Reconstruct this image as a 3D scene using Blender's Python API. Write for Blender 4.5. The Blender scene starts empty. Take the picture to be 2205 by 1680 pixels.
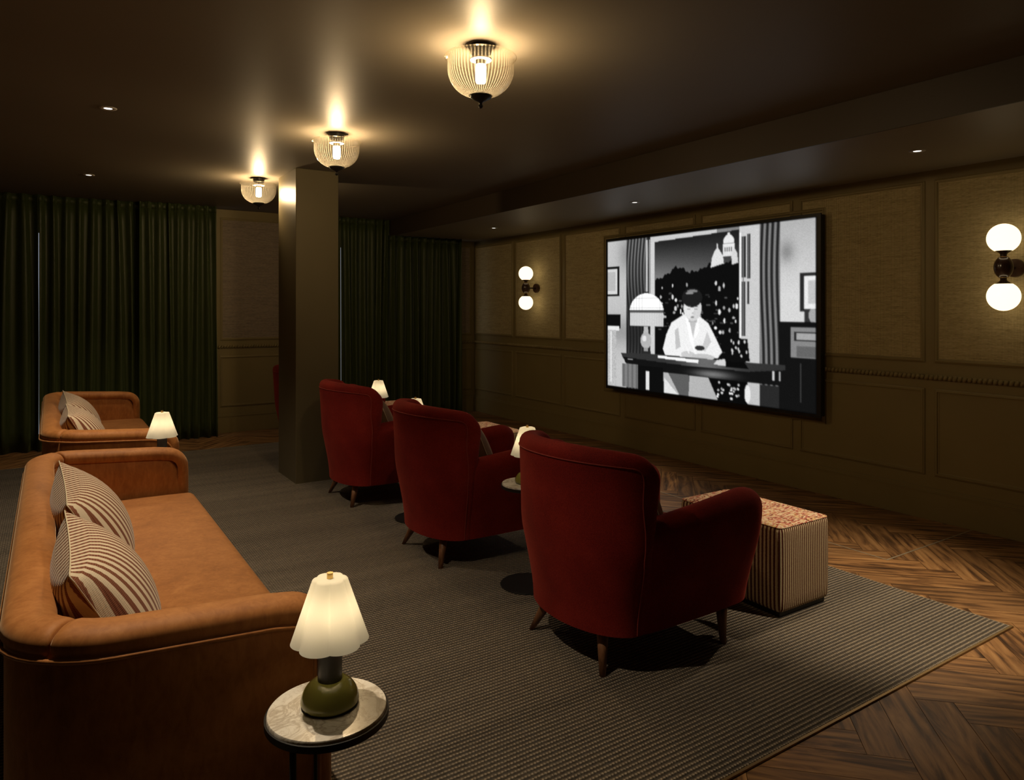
import bpy, bmesh, math, random
import numpy as np
from mathutils import Vector, Matrix

R = math.radians
random.seed(7)
scene = bpy.context.scene
COL = scene.collection

# ------------------------------------------------------------------ camera
cam_data = bpy.data.cameras.new('camera')
cam = bpy.data.objects.new('camera', cam_data)
COL.objects.link(cam)
cam.location = (0, 0, 1.55)
cam.rotation_euler = (R(90), 0, R(-33.024))
cam_data.sensor_width = 36.0
cam_data.lens = 1530.0 * 36.0 / 2205.0
cam_data.shift_y = -(840.0 - 665.0) / 2205.0
cam_data.clip_start = 0.05
scene.camera = cam

# ------------------------------------------------------------------ world, colour management
world = bpy.data.worlds.new('world')
scene.world = world
world.use_nodes = True
world.node_tree.nodes['Background'].inputs[0].default_value = (0.6, 0.75, 1.0, 1)
world.node_tree.nodes['Background'].inputs[1].default_value = 0.25
scene.view_settings.view_transform = 'Standard'
scene.view_settings.look = 'None'
scene.view_settings.gamma = 1.0
scene.view_settings.exposure = 0.0
scene.view_settings.use_curve_mapping = False
try:
    scene.cycles.use_denoising = True
    scene.cycles.sample_clamp_indirect = 3.0
    scene.cycles.max_bounces = 6
    scene.cycles.transparent_max_bounces = 16
    scene.cycles.caustics_reflective = False
    scene.cycles.caustics_refractive = False
except Exception:
    pass

# light levels (every light belongs to a fixture the room has)
WARM = (1.0, 0.72, 0.40)
BULB = 560.0          # bowl lamp bulbs
SPOT_SOFA = 130.0      # ceiling downlights over the sofas
SPOT_SOFFIT = 110.0    # downlights in the lowered ceiling
BALL = 2.0            # wall globes
SHADE = 0.10          # table lamp shades
LAMP_W = 1.6          # bulb in each table lamp
SCREEN = 1.12

# room numbers (metres)
XW, XL, YF, YB = 5.432, -2.6, 9.408, -2.0
ZC, ZS, XS = 2.79, 2.567, 4.0
RUG = (-1.9, 3.915, 1.578, 8.37)

# ------------------------------------------------------------------ material helpers
def new_mat(name):
    m = bpy.data.materials.new(name)
    m.use_nodes = True
    nt = m.node_tree
    nt.nodes.clear()
    out = nt.nodes.new('ShaderNodeOutputMaterial')
    return m, nt, out

class N:
    def __init__(s, name):
        s.m, s.nt, s.out = new_mat(name)
    def n(s, typ, **kw):
        nd = s.nt.nodes.new(typ)
        for k, v in kw.items():
            if k.startswith('_'):
                setattr(nd, k[1:], v)
            else:
                nd.inputs[k.replace('__', ' ')].default_value = v
        return nd
    def l(s, a, b):
        s.nt.links.new(a, b)
    def coord(s, kind='Object', scale=(1, 1, 1), rot=(0, 0, 0), rand=False):
        tc = s.n('ShaderNodeTexCoord')
        mp = s.n('ShaderNodeMapping')
        mp.inputs['Scale'].default_value = scale
        mp.inputs['Rotation'].default_value = rot
        s.l(tc.outputs[kind], mp.inputs['Vector'])
        if rand:
            oi = s.n('ShaderNodeObjectInfo')
            mu = s.n('ShaderNodeMath', _operation='MULTIPLY'); mu.inputs[1].default_value = 37.0
            s.l(oi.outputs['Random'], mu.inputs[0])
            s.l(mu.outputs[0], mp.inputs['Location'])
        return mp.outputs[0]
    def noise(s, vec, scale, detail=3, rough=0.5, dist=0.0):
        t = s.n('ShaderNodeTexNoise', Scale=scale, Detail=detail, Roughness=rough, Distortion=dist)
        s.l(vec, t.inputs['Vector'])
        return t.outputs['Fac']
    def wave(s, vec, scale, axis='X', dist=0.0, prof='SIN', dscale=1.0):
        t = s.n('ShaderNodeTexWave', Scale=scale, Distortion=dist)
        t.inputs['Detail Scale'].default_value = dscale
        t.bands_direction = axis; t.wave_profile = prof
        s.l(vec, t.inputs['Vector'])
        return t.outputs['Fac']
    def ramp(s, fac, stops, interp='LINEAR'):
        r = s.n('ShaderNodeValToRGB')
        r.color_ramp.interpolation = interp
        el = r.color_ramp.elements
        while len(el) < len(stops):
            el.new(0.5)
        for e, (p, c) in zip(el, stops):
            e.position = p; e.color = (*c, 1)
        s.l(fac, r.inputs['Fac'])
        return r.outputs['Color']
    def mix(s, fac, a, b, mode='MIX'):
        mx = s.n('ShaderNodeMix'); mx.data_type = 'RGBA'; mx.blend_type = mode
        if isinstance(fac, (int, float)): mx.inputs[0].default_value = fac
        else: s.l(fac, mx.inputs[0])
        for sock, v in ((mx.inputs[6], a), (mx.inputs[7], b)):
            if isinstance(v, tuple): sock.default_value = (*v, 1)
            else: s.l(v, sock)
        return mx.outputs[2]
    def math(s, op, a, b=0.0):
        mt = s.n('ShaderNodeMath', _operation=op)
        for i, v in enumerate((a, b)):
            if isinstance(v, (int, float)): mt.inputs[i].default_value = v
            else: s.l(v, mt.inputs[i])
        return mt.outputs[0]
    def bump(s, height, strength=0.3, dist=0.01):
        b = s.n('ShaderNodeBump', Strength=strength, Distance=dist)
        s.l(height, b.inputs['Height'])
        return b.outputs['Normal']
    def pbr(s, color, rough=0.5, normal=None, metallic=0.0, sheen=0.0, sheen_tint=(1, 1, 1), coat=0.0, spec=0.5, emis=None, estr=0.0):
        p = s.n('ShaderNodeBsdfPrincipled')
        if isinstance(color, tuple): p.inputs['Base Color'].default_value = (*color, 1)
        else: s.l(color, p.inputs['Base Color'])
        if isinstance(rough, (int, float)): p.inputs['Roughness'].default_value = rough
        else: s.l(rough, p.inputs['Roughness'])
        p.inputs['Metallic'].default_value = metallic
        p.inputs['Specular IOR Level'].default_value = spec
        p.inputs['Sheen Weight'].default_value = sheen
        p.inputs['Sheen Tint'].default_value = (*sheen_tint, 1)
        p.inputs['Sheen Roughness'].default_value = 0.4
        p.inputs['Coat Weight'].default_value = coat
        if emis:
            p.inputs['Emission Color'].default_value = (*emis, 1)
            p.inputs['Emission Strength'].default_value = estr
        if normal is not None: s.l(normal, p.inputs['Normal'])
        s.l(p.outputs[0], s.out.inputs[0])
        return p

M = {}
def build_materials():
    # painted panelling
    k = N('wall_paint'); v = k.coord()
    M['wall'] = k.m
    c = k.mix(k.noise(v, 3.0), (0.205, 0.160, 0.066), (0.235, 0.185, 0.080))
    k.pbr(c, 0.50, k.bump(k.noise(v, 90, 2), 0.05, 0.002), spec=0.35)
    # ceiling paint, satin with roller marks
    k = N('ceiling_paint'); v = k.coord('Object', (1, 1, 1))
    M['ceiling'] = k.m
    c = k.mix(k.noise(v, 0.7, 4), (0.150, 0.130, 0.098), (0.188, 0.163, 0.124))
    nrm = k.bump(k.noise(v, 26, 4, 0.6, 0.4), 0.10, 0.004)
    k.pbr(c, 0.48, nrm, spec=0.045)
    k = N('drop_paint'); v = k.coord(); M['drop'] = k.m
    k.pbr(k.mix(k.noise(v, 0.7, 4), (0.20, 0.175, 0.125), (0.24, 0.21, 0.15)), 0.5, k.bump(k.noise(v, 26, 4, 0.6, 0.4), 0.08, 0.004), spec=0.3)
    k = N('shaded_face_brown'); v = k.coord(); M['shaded_face'] = k.m  # front face of the drop: its shade is put into a darker brown
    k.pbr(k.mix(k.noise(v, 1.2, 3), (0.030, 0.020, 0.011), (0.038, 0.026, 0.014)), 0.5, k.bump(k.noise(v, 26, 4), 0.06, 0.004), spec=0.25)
    # column paint
    k = N('column_paint'); v = k.coord()
    M['column'] = k.m
    k.pbr(k.mix(k.noise(v, 2.0), (0.098, 0.082, 0.047), (0.112, 0.094, 0.054)), 0.42, k.bump(k.noise(v, 60, 2), 0.05, 0.002), spec=0.12)
    # woven wall fabric: vertical warp, broken horizontal slubs
    def fabric(name, ax, sc1, sc2, g=1.0, gr=0.0):
        k = N(name); v = k.coord('Object')
        warp = k.wave(v, 36, ax, 0.35, 'SIN', 3.0)
        slub = k.noise(k.coord('Object', sc1), 1.0, 3, 0.6)
        slub2 = k.noise(k.coord('Object', sc2), 1.0, 2, 0.5)
        mixv = k.math('ADD', k.math('MULTIPLY', slub, 0.45), k.math('MULTIPLY', slub2, 0.55))
        c = k.ramp(mixv, [(0.28, (0.27 * g, 0.215 * g, (0.105 + gr) * g)), (0.5, (0.50 * g, 0.41 * g, (0.215 + gr) * g)), (0.70, (0.65 * g, 0.54 * g, (0.31 + gr) * g))])
        c = k.mix(k.math('MULTIPLY', k.math('POWER', warp, 2.0), 0.72), c, (0.085, 0.062, 0.024))
        k.pbr(c, 0.8, k.bump(k.math('SUBTRACT', mixv, k.math('MULTIPLY', warp, 0.6)), 0.4, 0.003), spec=0.2)
        return k.m
    M['fabric'] = fabric('panel_fabric', 'Y', (1, 7, 85), (1, 40, 260))
    M['fabric_far_dim'] = fabric('panel_fabric_dimmed', 'X', (7, 1, 85), (40, 1, 260), 0.62, 0.10)  # same cloth, with the far end's dimmer light put into its colour
    # carpet: ribs along X with looped knots
    k = N('rug_weave'); v = k.coord('Object')
    M['rug'] = k.m
    rib = k.wave(v, 15.0, 'Y', 0.25)
    knot = k.wave(v, 24.0, 'X', 2.0, 'SIN', 6.0)
    spk = k.noise(k.coord('Object', (60, 130, 1)), 1.0, 2)
    broad = k.noise(k.coord('Object', (0.35, 5.5, 1)), 1.0, 3)
    h = k.math('ADD', k.math('MULTIPLY', rib, 0.55), k.math('MULTIPLY', k.math('MULTIPLY', knot, rib), 0.5))
    f = k.math('ADD', k.math('MULTIPLY', h, 0.56), k.math('ADD', k.math('MULTIPLY', spk, 0.34), k.math('MULTIPLY', broad, 0.28)))
    c = k.ramp(f, [(0.22, (0.035, 0.031, 0.028)), (0.5, (0.140, 0.117, 0.089)), (0.85, (0.46, 0.385, 0.290))])
    c = k.mix(k.ramp(k.noise(k.coord('Object', (25, 60, 1)), 1.0, 2), [(0.45, (0, 0, 0)), (0.7, (0.32, 0.32, 0.32))]), c, (0.10, 0.10, 0.105))
    k.pbr(c, 0.95, k.bump(h, 0.9, 0.012), spec=0.1)
    # carpet edge strip
    k = N('edge_strip'); M['edge'] = k.m
    k.pbr((0.30, 0.20, 0.085), 0.4, k.bump(k.noise(k.coord(), 80), 0.05, 0.002), metallic=0.6)
    # oak planks
    def oak(name, joined):
        k = N(name)
        if joined:      # joined planks carry their own grain coordinates and tone
            at = k.n('ShaderNodeAttribute'); at.attribute_name = 'grain'
            sp = k.n('ShaderNodeSeparateXYZ'); k.l(at.outputs['Vector'], sp.inputs[0])
            tone = sp.outputs[2]
            def co(sc):
                mp = k.n('ShaderNodeMapping'); mp.inputs['Scale'].default_value = sc
                k.l(at.outputs['Vector'], mp.inputs['Vector'])
                mu = k.math('MULTIPLY', tone, 37.0); k.l(mu, mp.inputs['Location'])
                return mp.outputs[0]
        else:
            tone = k.n('ShaderNodeObjectInfo').outputs['Random']
            co = lambda sc: k.coord('Object', sc, rand=True)
        big = k.noise(co((1.9, 12, 12)), 1.0, 5, 0.62, 1.4)
        ring = k.wave(co((0.9, 5.5, 5.5)), 1.0, 'Y', 9.0, 'SIN', 1.2)
        fine = k.noise(co((5.0, 110, 110)), 1.0, 3)
        g = k.math('ADD', k.math('MULTIPLY', big, 0.78), k.math('ADD', k.math('MULTIPLY', ring, 0.10), k.math('MULTIPLY', fine, 0.16)))
        c = k.ramp(g, [(0.34, (0.030, 0.014, 0.006)), (0.44, (0.12, 0.056, 0.021)), (0.54, (0.28, 0.140, 0.051)), (0.70, (0.45, 0.245, 0.095))])
        c = k.mix(k.math('MULTIPLY', tone, 0.40), c, (0.11, 0.060, 0.026))
        k.pbr(c, k.math('ADD', k.math('MULTIPLY', fine, 0.2), 0.33), k.bump(fine, 0.12, 0.002), spec=0.4)
        return k.m
    M['oak'] = oak('oak_plank', False); M['oak_rest'] = oak('oak_plank_rest', True)
    k = N('subfloor'); M['sub'] = k.m
    k.pbr(k.mix(k.noise(k.coord(), 5), (0.02, 0.013, 0.008), (0.03, 0.02, 0.012)), 0.9)
    # tan velvet of the sofas
    k = N('tan_velvet'); v = k.coord()
    M['tan'] = k.m
    n1 = k.noise(v, 7, 6, 0.65, 0.8); n2 = k.noise(k.coord('Object', (40, 40, 14)), 1.0, 4, 0.6, 1.0)
    f = k.math('ADD', k.math('MULTIPLY', n1, 0.55), k.math('MULTIPLY', n2, 0.45))
    c = k.ramp(f, [(0.30, (0.27, 0.095, 0.022)), (0.5, (0.40, 0.155, 0.040)), (0.70, (0.52, 0.225, 0.068))])
    k.pbr(c, 0.62, k.bump(n2, 0.06, 0.003), sheen=0.35, sheen_tint=(1.0, 0.72, 0.45), spec=0.3)
    # red wool of the armchairs
    k = N('red_wool'); v = k.coord()
    M['red'] = k.m
    n1 = k.noise(v, 260, 2, 0.6); n2 = k.noise(v, 5, 4)
    c = k.ramp(k.math('ADD', k.math('MULTIPLY', n1, 0.6), k.math('MULTIPLY', n2, 0.4)), [(0.3, (0.10, 0.007, 0.006)), (0.52, (0.20, 0.014, 0.010)), (0.75, (0.30, 0.030, 0.020))])
    k.pbr(c, 0.85, k.bump(n1, 0.3, 0.003), sheen=0.22, sheen_tint=(1.0, 0.2, 0.14), spec=0.15)
    k = N('red_piping'); M['redpipe'] = k.m
    k.pbr(k.mix(k.noise(k.coord(), 200), (0.20, 0.016, 0.011), (0.26, 0.024, 0.016)), 0.8, sheen=0.3, sheen_tint=(1, .3, .2))
    # walnut legs
    k = N('walnut'); M['walnut'] = k.m
    k.pbr(k.ramp(k.noise(k.coord('Object', (60, 60, 6)), 1.0, 4), [(0.3, (0.11, 0.046, 0.020)), (0.7, (0.28, 0.130, 0.060))]), 0.45)
    # brown cushion in the armchairs
    k = N('brown_velvet'); M['brown'] = k.m
    k.pbr(k.mix(k.noise(k.coord(), 20, 4), (0.13, 0.065, 0.030), (0.21, 0.115, 0.060)), 0.75, sheen=0.5, sheen_tint=(1, .8, .6))
    k = N('cream_edge'); M['cream'] = k.m
    k.pbr(k.mix(k.noise(k.coord(), 90), (0.55, 0.47, 0.33), (0.66, 0.58, 0.42)), 0.8)
    # ticking stripes on the sofa cushions (stripe runs along local Y, varies along local X)
    k = N('ticking_stripe'); v = k.coord()
    M['stripe'] = k.m
    w1 = k.wave(v, 9.6, 'X', 0.0)
    w2 = k.wave(v, 19.8, 'X', 0.0)
    dots = k.wave(v, 60, 'Y', 0.0); dots2 = k.wave(v, 60, 'X', 0.0)
    s1 = k.ramp(w1, [(0.52, (0, 0, 0)), (0.56, (1, 1, 1))])
    s2 = k.ramp(w2, [(0.93, (0, 0, 0)), (0.96, (1, 1, 1))])
    tex = k.math('MULTIPLY', k.math('ADD', dots, dots2), 0.5)
    brown = k.ramp(tex, [(0.3, (0.13, 0.040, 0.020)), (0.7, (0.26, 0.105, 0.060))])
    c = k.mix(s1, (0.66, 0.57, 0.43), brown)
    c = k.mix(k.math('MULTIPLY', s2, 0.0), c, (0.2, 0.09, 0.05))
    k.pbr(c, 0.85, k.bump(tex, 0.2, 0.002), sheen=0.15, spec=0.15)
    # ottoman sides: cord stripes
    def cord(name, axis, sc):
        k = N(name); v = k.coord()
        w = k.wave(v, sc, axis, 0.15)
        w2 = k.noise(k.coord('Object', (150, 150, 150)), 1.0, 2)
        f = k.math('ADD', w, k.math('MULTIPLY', k.math('SUBTRACT', w2, 0.5), 0.5))
        c = k.ramp(f, [(0.36, (0.10, 0.030, 0.020)), (0.50, (0.46, 0.36, 0.22)), (0.95, (0.60, 0.49, 0.31))])
        k.pbr(c, 0.9, k.bump(f, 0.5, 0.004), spec=0.1)
        return k.m
    M['cordY'] = cord('cord_stripe_long', 'Y', 13.5)
    M['cordX'] = cord('cord_stripe_short', 'X', 20.0)
    # ottoman top: mottled bouclé
    k = N('mottled_weave'); M['mottle'] = k.m
    v = k.coord('Object', (62, 130, 62)); 
    vo = k.n('ShaderNodeTexVoronoi', Scale=1.0, Randomness=1.0); k.l(v, vo.inputs['Vector'])
    sep = k.n('ShaderNodeSeparateColor'); k.l(vo.outputs['Color'], sep.inputs[0])
    base = k.noise(k.coord('Object', (8, 8, 8)), 1.0, 5, 0.7)
    f = k.math('ADD', k.math('MULTIPLY', sep.outputs[0], 0.62), k.math('MULTIPLY', base, 0.42))
    c = k.ramp(f, [(0.0, (0.03, 0.022, 0.016)), (0.24, (0.16, 0.028, 0.022)), (0.34, (0.42, 0.10, 0.075)), (0.46, (0.60, 0.46, 0.30)), (0.62, (0.66, 0.53, 0.36)), (0.72, (0.45, 0.17, 0.12)), (0.82, (0.60, 0.42, 0.18)), (0.93, (0.62, 0.52, 0.38))])
    k.pbr(c, 0.95, k.bump(k.noise(v, 2.0, 2), 0.6, 0.004), spec=0.1)
    # curtain velvet
    k = N('green_velvet'); v = k.coord('Object', (40, 40, 5))
    M['curtain'] = k.m
    k.pbr(k.mix(k.noise(v, 1.0, 4), (0.024, 0.033, 0.008), (0.048, 0.064, 0.016)), 0.5, sheen=0.3, sheen_tint=(0.55, 0.7, 0.3), spec=0.35)
    # window
    k = N('daylight_pane'); M['pane'] = k.m
    e = k.n('ShaderNodeEmission', Strength=0.4); e.inputs[0].default_value = (0.75, 0.85, 1.0, 1); k.l(e.outputs[0], k.out.inputs[0])
    k = N('window_frame'); M['frame'] = k.m
    k.pbr((0.03, 0.03, 0.028), 0.5, k.bump(k.noise(k.coord(), 60), 0.05, 0.002))
    # metals
    k = N('black_metal'); M['black'] = k.m
    k.pbr((0.012, 0.012, 0.012), 0.42, k.bump(k.noise(k.coord(), 200), 0.04, 0.001), spec=0.4)
    k = N('brass'); M['brass'] = k.m
    k.pbr(k.mix(k.noise(k.coord(), 40), (0.62, 0.42, 0.16), (0.70, 0.49, 0.20)), 0.3, metallic=1.0)
    k = N('bronze'); M['bronze'] = k.m
    k.pbr(k.mix(k.noise(k.coord(), 30), (0.030, 0.014, 0.008), (0.05, 0.024, 0.013)), 0.25, coat=0.4)
    k = N('trim_metal'); M['trim'] = k.m
    k.pbr(k.mix(k.noise(k.coord(), 50), (0.34, 0.29, 0.20), (0.40, 0.34, 0.25)), 0.5, metallic=0.4)
    # marble
    k = N('white_marble'); M['marble'] = k.m
    v = k.coord('Object', (1, 1, 1), rand=True)
    n1 = k.noise(v, 9, 6, 0.62, 1.6); n2 = k.noise(v, 24, 5, 0.6, 1.0)
    vein = k.ramp(k.math('ABSOLUTE', k.math('SUBTRACT', n1, 0.5)), [(0.0, (1, 1, 1)), (0.045, (0.25, 0.25, 0.25)), (0.12, (0, 0, 0))])
    vein2 = k.ramp(k.math('ABSOLUTE', k.math('SUBTRACT', n2, 0.5)), [(0.0, (0.5, 0.5, 0.5)), (0.02, (0, 0, 0))])
    c = k.mix(vein, (0.88, 0.85, 0.78), (0.52, 0.46, 0.38))
    c = k.mix(vein2, c, (0.58, 0.52, 0.43))
    k.pbr(c, 0.22)
    # lamp base glaze, grey stem
    k = N('olive_glaze'); M['olive'] = k.m
    k.pbr(k.mix(k.noise(k.coord(), 12), (0.21, 0.205, 0.045), (0.26, 0.25, 0.06)), 0.22, coat=0.5)
    k = N('grey_lacquer'); M['stem'] = k.m
    k.pbr((0.055, 0.050, 0.050), 0.35, k.bump(k.noise(k.coord(), 150), 0.03, 0.001))
    # opal lamp shade: light comes through it
    k = N('opal_shade'); M['shade'] = k.m
    di = k.n('ShaderNodeBsdfDiffuse'); di.inputs[0].default_value = (0.82, 0.78, 0.68, 1)
    tr = k.n('ShaderNodeBsdfTranslucent'); tr.inputs[0].default_value = (0.56, 0.53, 0.44, 1)
    mx = k.n('ShaderNodeMixShader'); mx.inputs[0].default_value = 0.5
    k.l(di.outputs[0], mx.inputs[1]); k.l(tr.outputs[0], mx.inputs[2])
    em = k.n('ShaderNodeEmission', Strength=SHADE)
    em.inputs[0].default_value = (1.0, 0.86, 0.58, 1)
    ad = k.n('ShaderNodeAddShader')
    k.l(mx.outputs[0], ad.inputs[0]); k.l(em.outputs[0], ad.inputs[1]); k.l(ad.outputs[0], k.out.inputs[0])
    # opal wall globes
    k = N('opal_globe'); M['globe'] = k.m
    k.pbr((0.8, 0.78, 0.7), 0.2, emis=(1.0, 0.78, 0.47), estr=BALL)
    # ribbed glass of the bowls (thin glass)
    k = N('ribbed_glass'); M['glass'] = k.m
    tc = k.n('ShaderNodeTexCoord'); sx = k.n('ShaderNodeSeparateXYZ'); k.l(tc.outputs['Object'], sx.inputs[0])
    ang = k.math('ARCTAN2', sx.outputs[1], sx.outputs[0])
    rib = k.math('ADD', k.math('MULTIPLY', k.math('SINE', k.math('MULTIPLY', ang, 60.0)), 0.5), 0.5)
    rib = k.math('POWER', rib, 3.0)
    tp = k.n('ShaderNodeBsdfTransparent'); tp.inputs[0].default_value = (0.97, 0.95, 0.90, 1)
    gl = k.n('ShaderNodeBsdfGlossy', Roughness=0.06); gl.inputs[0].default_value = (1, 0.97, 0.9, 1)
    tl = k.n('ShaderNodeBsdfTranslucent'); tl.inputs[0].default_value = (0.95, 0.88, 0.72, 1)
    lw = k.n('ShaderNodeLayerWeight', Blend=0.25)
    m1 = k.n('ShaderNodeMixShader'); m2 = k.n('ShaderNodeMixShader')
    k.l(k.math('ADD', k.math('MULTIPLY', rib, 0.045), 0.005), m1.inputs[0])
    k.l(tp.outputs[0], m1.inputs[1]); k.l(tl.outputs[0], m1.inputs[2])
    k.l(k.math('MULTIPLY', lw.outputs['Facing'], 0.35), m2.inputs[0])
    k.l(m1.outputs[0], m2.inputs[1]); k.l(gl.outputs[0], m2.inputs[2]); k.l(m2.outputs[0], k.out.inputs[0])
    # bulbs
    k = N('bulb_glow'); M['bulb'] = k.m
    e = k.n('ShaderNodeEmission', Strength=BULB); e.inputs[0].default_value = (*WARM, 1); k.l(e.outputs[0], k.out.inputs[0])
    k = N('bulb_small'); M['bulb2'] = k.m
    e = k.n('ShaderNodeEmission', Strength=24.0); e.inputs[0].default_value = (1.0, 0.80, 0.52, 1); k.l(e.outputs[0], k.out.inputs[0])
    k = N('socket_white'); M['socket'] = k.m
    k.pbr((0.7, 0.66, 0.56), 0.5, k.bump(k.noise(k.coord(), 80), 0.02, 0.001))
    k = N('downlight_lens'); M['lens'] = k.m
    e = k.n('ShaderNodeEmission', Strength=3.0); e.inputs[0].default_value = (1.0, 0.95, 0.85, 1); k.l(e.outputs[0], k.out.inputs[0])
    k = N('downlight_trim'); M['dtrim'] = k.m
    k.pbr((0.42, 0.40, 0.36), 0.5, k.bump(k.noise(k.coord(), 80), 0.02, 0.001))
    # screen picture
    k = N('screen_picture'); M['screen'] = k.m
    at = k.n('ShaderNodeAttribute'); at.attribute_name = 'picture'
    e = k.n('ShaderNodeEmission', Strength=SCREEN)
    k.l(at.outputs['Color'], e.inputs[0]); k.l(e.outputs[0], k.out.inputs[0])
build_materials()

# ------------------------------------------------------------------ mesh helpers
def obj(name, verts, faces, mat, parent=None, smooth=False, loc=None):
    me = bpy.data.meshes.new(name)
    me.from_pydata([tuple(v) for v in verts], [], faces)
    me.update()
    if smooth:
        me.polygons.foreach_set('use_smooth', [True] * len(me.polygons))
    o = bpy.data.objects.new(name, me)
    COL.objects.link(o)
    for m in (mat if isinstance(mat, (list, tuple)) else [mat]):
        me.materials.append(m)
    if parent: o.parent = parent
    if loc: o.location = loc
    return o

def fix_normals(o):
    bm = bmesh.new(); bm.from_mesh(o.data)
    bmesh.ops.recalc_face_normals(bm, faces=bm.faces)
    bm.to_mesh(o.data); bm.free()
    return o

def autosmooth(o, ang=40):
    me = o.data
    bm = bmesh.new(); bm.from_mesh(me)
    for f in bm.faces: f.smooth = True
    for e in bm.edges:
        if len(e.link_faces) == 2 and e.calc_face_angle(0) > R(ang): e.smooth = False
    bm.to_mesh(me); bm.free()
    return o

def thing(name, label, cat, loc=(0, 0, 0), rotz=0, group=None):
    o = bpy.data.objects.new(name, None)
    o.empty_display_size = 0.1
    COL.objects.link(o)
    o.location = loc; o.rotation_euler = (0, 0, rotz)
    return tag(o, label, cat, group)

def tag(o, label, cat, group=None):
    o['label'] = label; o['category'] = cat
    if group: o['group'] = group
    return o

def struct(o, label=None):
    o['kind'] = 'structure'
    if label: o['label'] = label
    return o

def dup(root, loc, rotz=None, label=None):
    r = root.copy(); COL.objects.link(r); r.location = loc
    if rotz is not None: r.rotation_euler = (0, 0, rotz)
    if label: r['label'] = label
    for ch in list(root.children):
        c = ch.copy(); COL.objects.link(c); c.parent = r
        for g in list(ch.children):
            d = g.copy(); COL.objects.link(d); d.parent = c
    return r

def boxv(x0, x1, y0, y1, z0, z1):
    v = [(x0, y0, z0), (x1, y0, z0), (x1, y1, z0), (x0, y1, z0), (x0, y0, z1), (x1, y0, z1), (x1, y1, z1), (x0, y1, z1)]
    f = [(0, 3, 2, 1), (4, 5, 6, 7), (0, 1, 5, 4), (1, 2, 6, 5), (2, 3, 7, 6), (3, 0, 4, 7)]
    return v, f

def box(name, b, mat, parent=None, bevel=0.0, seg=2, smooth=False):
    v, f = boxv(*b)
    o = obj(name, v, f, mat, parent)
    if bevel:
        bm = bmesh.new(); bm.from_mesh(o.data)
        bmesh.ops.bevel(bm, geom=list(bm.edges), offset=bevel, segments=seg, affect='EDGES', profile=0.5)
        for fa in bm.faces: fa.smooth = smooth
        bm.to_mesh(o.data); bm.free()
    return o

def multi(parts):
    V, F = [], []
    for v, f in parts:
        n = len(V); V += list(v); F += [tuple(i + n for i in q) for q in f]
    return V, F

def lathe(profile, seg=32, mod=None, closed=False):
    """profile: list of (r, z); mod(theta, i) multiplies r"""
    V, F = [], []
    for i, (r, z) in enumerate(profile):
        for s in range(seg):
            t = 2 * math.pi * s / seg
            rr = r * (mod(t, i) if mod else 1.0)
            V.append((rr * math.cos(t), rr * math.sin(t), z))
    n = len(profile)
    for i in range(n - 1 if not closed else n):
        j = (i + 1) % n
        for s in range(seg):
            s2 = (s + 1) % seg
            F.append((i * seg + s, i * seg + s2, j * seg + s2, j * seg + s))
    if not closed:
        if profile[0][0] > 1e-6: F.append(tuple(reversed(range(seg))))
        if profile[-1][0] > 1e-6: F.append(tuple((n - 1) * seg + s for s in range(seg)))
    return V, F

def xf(vf, M4):
    v, f = vf
    return [tuple(M4 @ Vector(p)) for p in v], f

def tube(path, rad, seg=8, closed=False):
    """round tube through points; rad number or list"""
    P = [Vector(p) for p in path]
    n = len(P)
    V, F = [], []
    up = None
    for i in range(n):
        a = P[(i - 1) % n] if (closed or i > 0) else P[i]
        b = P[(i + 1) % n] if (closed or i < n - 1) else P[i]
        t = (b - a).normalized()
        if up is None:
            up = Vector((0, 0, 1)) if abs(t.z) < 0.9 else Vector((1, 0, 0))
        s = t.cross(up)
        if s.length < 1e-6: s = t.cross(Vector((1, 0, 0)))
        s.normalize(); u = s.cross(t).normalized(); up = u
        r = rad[i] if isinstance(rad, (list, tuple)) else rad
        for k in range(seg):
            an = 2 * math.pi * k / seg
            V.append(P[i] + s * (r * math.cos(an)) + u * (r * math.sin(an)))
    m = n if closed else n - 1
    for i in range(m):
        j = (i + 1) % n
        for k in range(seg):
            k2 = (k + 1) % seg
            F.append((i * seg + k, i * seg + k2, j * seg + k2, j * seg + k))
    if not closed:
        F.append(tuple(reversed(range(seg)))); F.append(tuple((n - 1) * seg + k for k in range(seg)))
    return V, F

def gridfaces(nu, nv, closed_u=False, closed_v=False):
    F = []
    for i in range(nu if closed_u else nu - 1):
        for j in range(nv if closed_v else nv - 1):
            i2, j2 = (i + 1) % nu, (j + 1) % nv
            F.append((i * nv + j, i2 * nv + j, i2 * nv + j2, i * nv + j2))
    return F

def light(name, kind, loc, power, color, parent=None, **kw):
    d = bpy.data.lights.new(name, kind)
    d.energy = power; d.color = color
    for a, b in kw.items(): setattr(d, a, b)
    o = bpy.data.objects.new(name, d); COL.objects.link(o)
    o.location = loc
    if parent: o.parent = parent
    return o

# ================================================================== the room
def wallpiece(name, b, mat, label):
    return struct(box(name, b, mat), label)

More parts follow.
